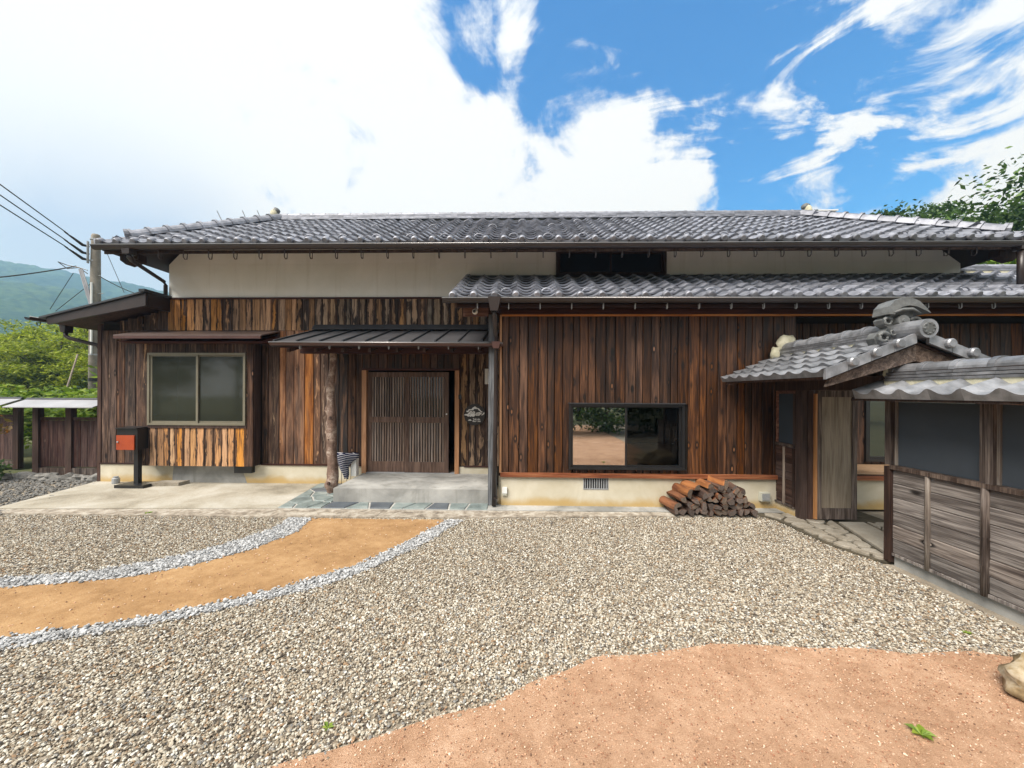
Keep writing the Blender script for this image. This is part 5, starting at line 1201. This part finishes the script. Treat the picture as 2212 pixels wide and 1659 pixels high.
wire((-16.17, 14, 5.65), (-17.53, 14, 4.61), .0, .010, 'thin stay wire crossing just left of the pole')
MB().tube([(-14.28, 12, 2.80), (-14.2, 11.5, 1.2)], .022, 8).build('guy_wire_guard', M['bamboo'], label='pale slanting guy wire guard in front of the bamboo trees', cat='guy wire')

# ------------------------------------------------------------------ vegetation
def leaf_mesh(C, size, mat, up=.4, aspect=.5, curl=.0):
    n = len(C); nrm = rng.normal(0, 1, (n, 3)); nrm[:, 2] = np.abs(nrm[:, 2]) + up; nrm /= np.linalg.norm(nrm, axis=1)[:, None]
    t = rng.normal(0, 1, (n, 3)); t -= (t * nrm).sum(1)[:, None] * nrm; t /= np.linalg.norm(t, axis=1)[:, None]; b = np.cross(nrm, t)
    s = (size * rng.uniform(.6, 1.35, n))[:, None]
    V = np.stack([C - t * s, C - b * s * aspect + nrm * s * curl, C + t * s, C + b * s * aspect + nrm * s * curl], 1).reshape(-1, 3)
    me = bpy.data.meshes.new('leaves'); me.vertices.add(4 * n); me.vertices.foreach_set('co', V.astype(np.float32).ravel())
    me.loops.add(4 * n); me.loops.foreach_set('vertex_index', np.arange(4 * n, dtype=np.int32)); me.polygons.add(n)
    me.polygons.foreach_set('loop_start', np.arange(0, 4 * n, 4, dtype=np.int32)); me.polygons.foreach_set('loop_total', np.full(n, 4, np.int32)); me.materials.append(mat); me.update(); me.validate(); return me
def crown_points(rad, nclump, per, cs, flat=.6, shell=.55, bottom=-1.0):
    P = []
    for i in range(nclump):
        while True:
            d = rng.normal(0, 1, 3); d /= np.linalg.norm(d)
            if d[2] > bottom: break
        c = d * np.array(rad) * rng.uniform(shell, 1.0)
        P.append(c + np.clip(rng.normal(0, 1, (per, 3)), -1.7, 1.7) * np.array([cs, cs, cs * flat]) * rng.uniform(.6, 1.3))
    return np.vstack(P)
def tree_meshes(h, rad, nclump, per, cs, leaf, mat, flat=.5, trunk=.14, aspect=.5, up=.5):
    cz = h - rad[2]
    P = crown_points(rad, nclump, per, cs, flat); P[:, 2] += cz
    crown = leaf_mesh(P, leaf, mat, up, aspect)
    m = MB(); m.tube([(0, 0, -.2), (.05, 0, h * .3), (-.03, .05, h * .6), (0, 0, h * .9)], [trunk, trunk * .8, trunk * .55, trunk * .15], 8)
    for i in range(9):
        a = i * 2.4; z0 = h * random.uniform(.3, .65); e = Vector((math.cos(a) * rad[0] * .75, math.sin(a) * rad[1] * .75, z0 + rad[2] * random.uniform(.2, .7)))
        m.tube([(0, 0, z0), e * .5 + Vector((0, 0, z0 * .5)), e], [trunk * .4, trunk * .25, trunk * .06], 6)
    tr = mesh_from(m.v, m.f, M['bark'], True); return crown, tr
def tree(name, meshes, loc, label, group=None, rot=0, scale=1.0, cat='tree'):
    o = thing(name, label, cat, loc, group, rot); o.scale = (scale, scale, scale)
    for nm, me in (('crown', meshes[0]), ('trunk', meshes[1])):
        c = bpy.data.objects.new(nm, me); COL.objects.link(c); c.parent = o
    return o
bamboo = [tree_meshes(6.4, (2.0, 2.0, 2.6), 80, 120, .40, .12, M['leaf_bamboo'], .35, .10, .32, .9), tree_meshes(5.4, (2.2, 2.0, 2.2), 80, 120, .42, .12, M['leaf_bamboo'], .35, .10, .32, .9)]
grove = [(-22.5, 20, .86), (-25.3, 20.5, .95), (-28, 21, .88), (-30.5, 21.5, .84), (-20.2, 19, .82), (-24, 23.5, .98), (-27, 24.5, 1.02), (-21, 23, .92), (-17.6, 20, .85), (-31.5, 24, .95), (-33.8, 22.5, .9), (-18.5, 24, 1.0)]
grove_lab = {}
for far in (0, 1):
    g = sorted([q for q in grove if (q[1] > 22.7) == bool(far)], key=lambda q: q[0] / q[1])
    for i, q in enumerate(g): grove_lab[q[:2]] = ORD[i] + ' feathery yellow green tree from the left in the ' + ('front', 'back')[far] + ' of the grove'
for i, (x, y, s) in enumerate(grove):
    tree('bamboo_tree', bamboo[i % 2], (x, y, -.1), grove_lab[(x, y)], 'feathery trees in the grove behind the left fence', i * 1.3, s * 1.02)
shr = [tree_meshes(1.75, (1.1, .7, .75), 46, 36, .17, .085, M['leaf_shrub'], .6, .03, .45, .8)]
for i, (x, y, s) in enumerate([(-13.2, 9.6, .95), (-11.9, 9.3, 1.0), (-10.7, 9.1, .98), (-14.6, 10.0, 1.0), (-9.7, 9.0, .92), (-16.0, 10.4, .95)]):
    tree('hedge_shrub', shr[0], (x, y, -.05), ORD[(2, 3, 4, 1, 5, 0)[i]] + ' bright green leafy shrub from the left behind the roofed garden fence', 'shrubs behind the left garden fence', i * 1.1, s, 'shrub')
tree('tall_shrub', shr[0], (-9.6, 9.1, -.05), 'taller bright shrub rising against the dark house corner by the pole', None, 2.0, 1.22, 'shrub')
au = tree_meshes(1.42, (.26, .24, .36), 16, 22, .08, .055, M['leaf_autumn'], .6, .02, .5, .6)
tree('yellowing_shrub', au, (-9.62, 6.6, -.05), 'small shrub with yellow and red leaves at the left edge', None, 0, 1.0, 'shrub')
dk = tree_meshes(.5, (.55, .35, .26), 26, 26, .10, .05, M['leaf_dark'], .6, .02, .5, .5)
tree('low_dark_plant', dk, (-9.75, 6.62, -.05), 'low dark leafy plant at the left edge below the garden fence', None, 0, .8, 'plant')
broad = [tree_meshes(11.5, (4.0, 3.6, 4.6), 150, 130, .55, .11, M['leaf_dark'], .55, .28, .5, .5), tree_meshes(10.5, (3.2, 3.0, 2.6), 90, 70, .5, .16, M['leaf_dark'], .55, .24, .5, .5)]
farm = tree_meshes(10.5, (2.0, 2.2, 2.4), 90, 90, .36, .10, M['leaf_dark'], .5, .2, .5, .5)
tree('broadleaf_tree', broad[0], (22.3, 15.8, -1.0), 'large dark green broadleaf tree rising at the right edge of the roof', None, .4, 1.14)
for i, (x, y, s) in enumerate([(20.2, 22.0, 1.12), (23.0, 22.5, 1.18), (26.4, 23.5, 1.16)]):
    tree('distant_tree', farm, (x, y, 0), ('left', 'middle', 'right')[i] + 'most of the three distant treetops showing above the right roof hip' if i != 1 else 'middle of the three distant treetops showing above the right roof hip', 'treetops above the right hip', i * 2.0, s)
gp = tree_meshes(6.2, (2.2, 1.5, 2.4), 80, 60, .35, .14, M['leaf_shrub'], .55, .12, .5, .6)
tree('garden_tree', gp, (14.6, 12.6, 0), 'bright green tree seen through the gap under the right eave', None, 0, 1.02)
# planting behind the camera, seen only as the reflection in the picture window
rf_ = tree_meshes(3.0, (1.9, 1.0, 1.5), 70, 40, .26, .10, M['leaf_dark'], .6, .06, .5, .6)
for i, x in enumerate((1.2, 3.6, 6.0, 8.4)):
    tree('reflected_shrub', rf_, (x, -5.2 - .3 * (i % 2), -.3), ORD[i] + ' dark shrub from the left in the row reflected in the picture window', 'shrubs reflected in the window', i * 1.7, 1.0, 'shrub')

for i, x in enumerate((-31, -26, -21, -15.5, -9.5, -3, 3.5, 10, 17)):
    tree('garden_tree', broad[0] if i % 2 else broad[1], (x, -12.5 - 1.2 * (i % 3), -1.0), ORD[i] + ' tall tree from the left in the row reflected dark green in the house windows', 'trees reflected in the house windows', i * 1.9, .86 if i % 2 else .88)

# weeds in the gravel
def weed(x, y, n, r, label):
    m = MB()
    for i in range(n):
        a = i * 2.399; l = r * random.uniform(.6, 1.1); d = Vector((math.cos(a), math.sin(a), 0)); s = Vector((-d.y, d.x, 0))
        p0 = Vector((x, y, -.022)); m.add([p0, p0 + d * l * .5 + s * l * .28 + Vector((0, 0, l * .45)), p0 + d * l + Vector((0, 0, l * .35)), p0 + d * l * .5 - s * l * .28 + Vector((0, 0, l * .45))], [(0, 1, 2, 3)])
    m.build('weed', M['leaf_shrub'], label=label, cat='weed')
weed(1.93, 1.90, 9, .055, 'green weed sprouting from the pink sand at lower right')
weed(-.94, 1.85, 5, .038, 'small dark green weed at the gravel edge in the foreground')
weed(3.06, 2.72, 6, .035, 'tiny weed in the gravel near the right fence')
weed(-5.0, 5.02, 7, .06, 'little weed on the kerb in front of the concrete apron')

# ------------------------------------------------------------------ mountain
def mountain():
    az = np.radians(np.r_[np.linspace(-100, -62, 40), np.linspace(-61.7, -38, 150), np.linspace(-37, 70, 60)]); rs = np.linspace(180, 900, 100); v = []; f = []
    prof_a = np.radians([-100, -80, -62, -54, -51, -48, -46, -42, -38, -30, -10, 20, 70]); prof_e = [.10, .16, .195, .207, .205, .197, .196, .188, .175, .14, .10, .09, .07]
    for i, a in enumerate(az):
        e = np.interp(a, prof_a, prof_e)
        for j, r in enumerate(rs):
            s = max(0, (r - 220) / 620); sh = min(1, s) ** 1.15 if s <= 1 else 1 - (s - 1) * .3
            x, y = math.sin(a) * r, math.cos(a) * r
            z = e * 840 * sh + (mnoise.noise(Vector((x * .008, y * .008, 0))) * 24 + mnoise.noise(Vector((x * .025, y * .025, 3))) * 9) * min(1, s * 2) * (1.2 - sh) + (mnoise.noise(Vector((x * .1, y * .1, 5))) * 4.5) * min(1, s * 4)
            v.append((x, y, z - .5 if j else -1.0))
    n = len(rs)
    for i in range(len(az) - 1):
        for j in range(n - 1): f.append((i * n + j, (i + 1) * n + j, (i + 1) * n + j + 1, i * n + j + 1))
    o = MB(); o.v = [Vector(p) for p in v]; o.f = f
    o.build('mountain', M['mountain'], smooth=True, kind='structure', origin=(0, 0, 0))
mountain()
# ------------------------------------------------------------------ haze
HZ = True
if HZ:
    hm = bpy.data.materials.new('air'); hm.use_nodes = True; ht = hm.node_tree; ht.nodes.clear()
    vo = N(ht, 'ShaderNodeVolumePrincipled'); vo.inputs['Density'].default_value = .0010; vo.inputs['Color'].default_value = (.30, .60, 1.0, 1); vo.inputs['Absorption Color'].default_value = (.45, .45, .45, 1); vo.inputs['Anisotropy'].default_value = .2
    ou = N(ht, 'ShaderNodeOutputMaterial'); L(ht, vo.outputs[0], ou.inputs['Volume'])
    MB().box(-1250, 1250, -160, 1250, -3, 260).build('haze', hm, kind='stuff')
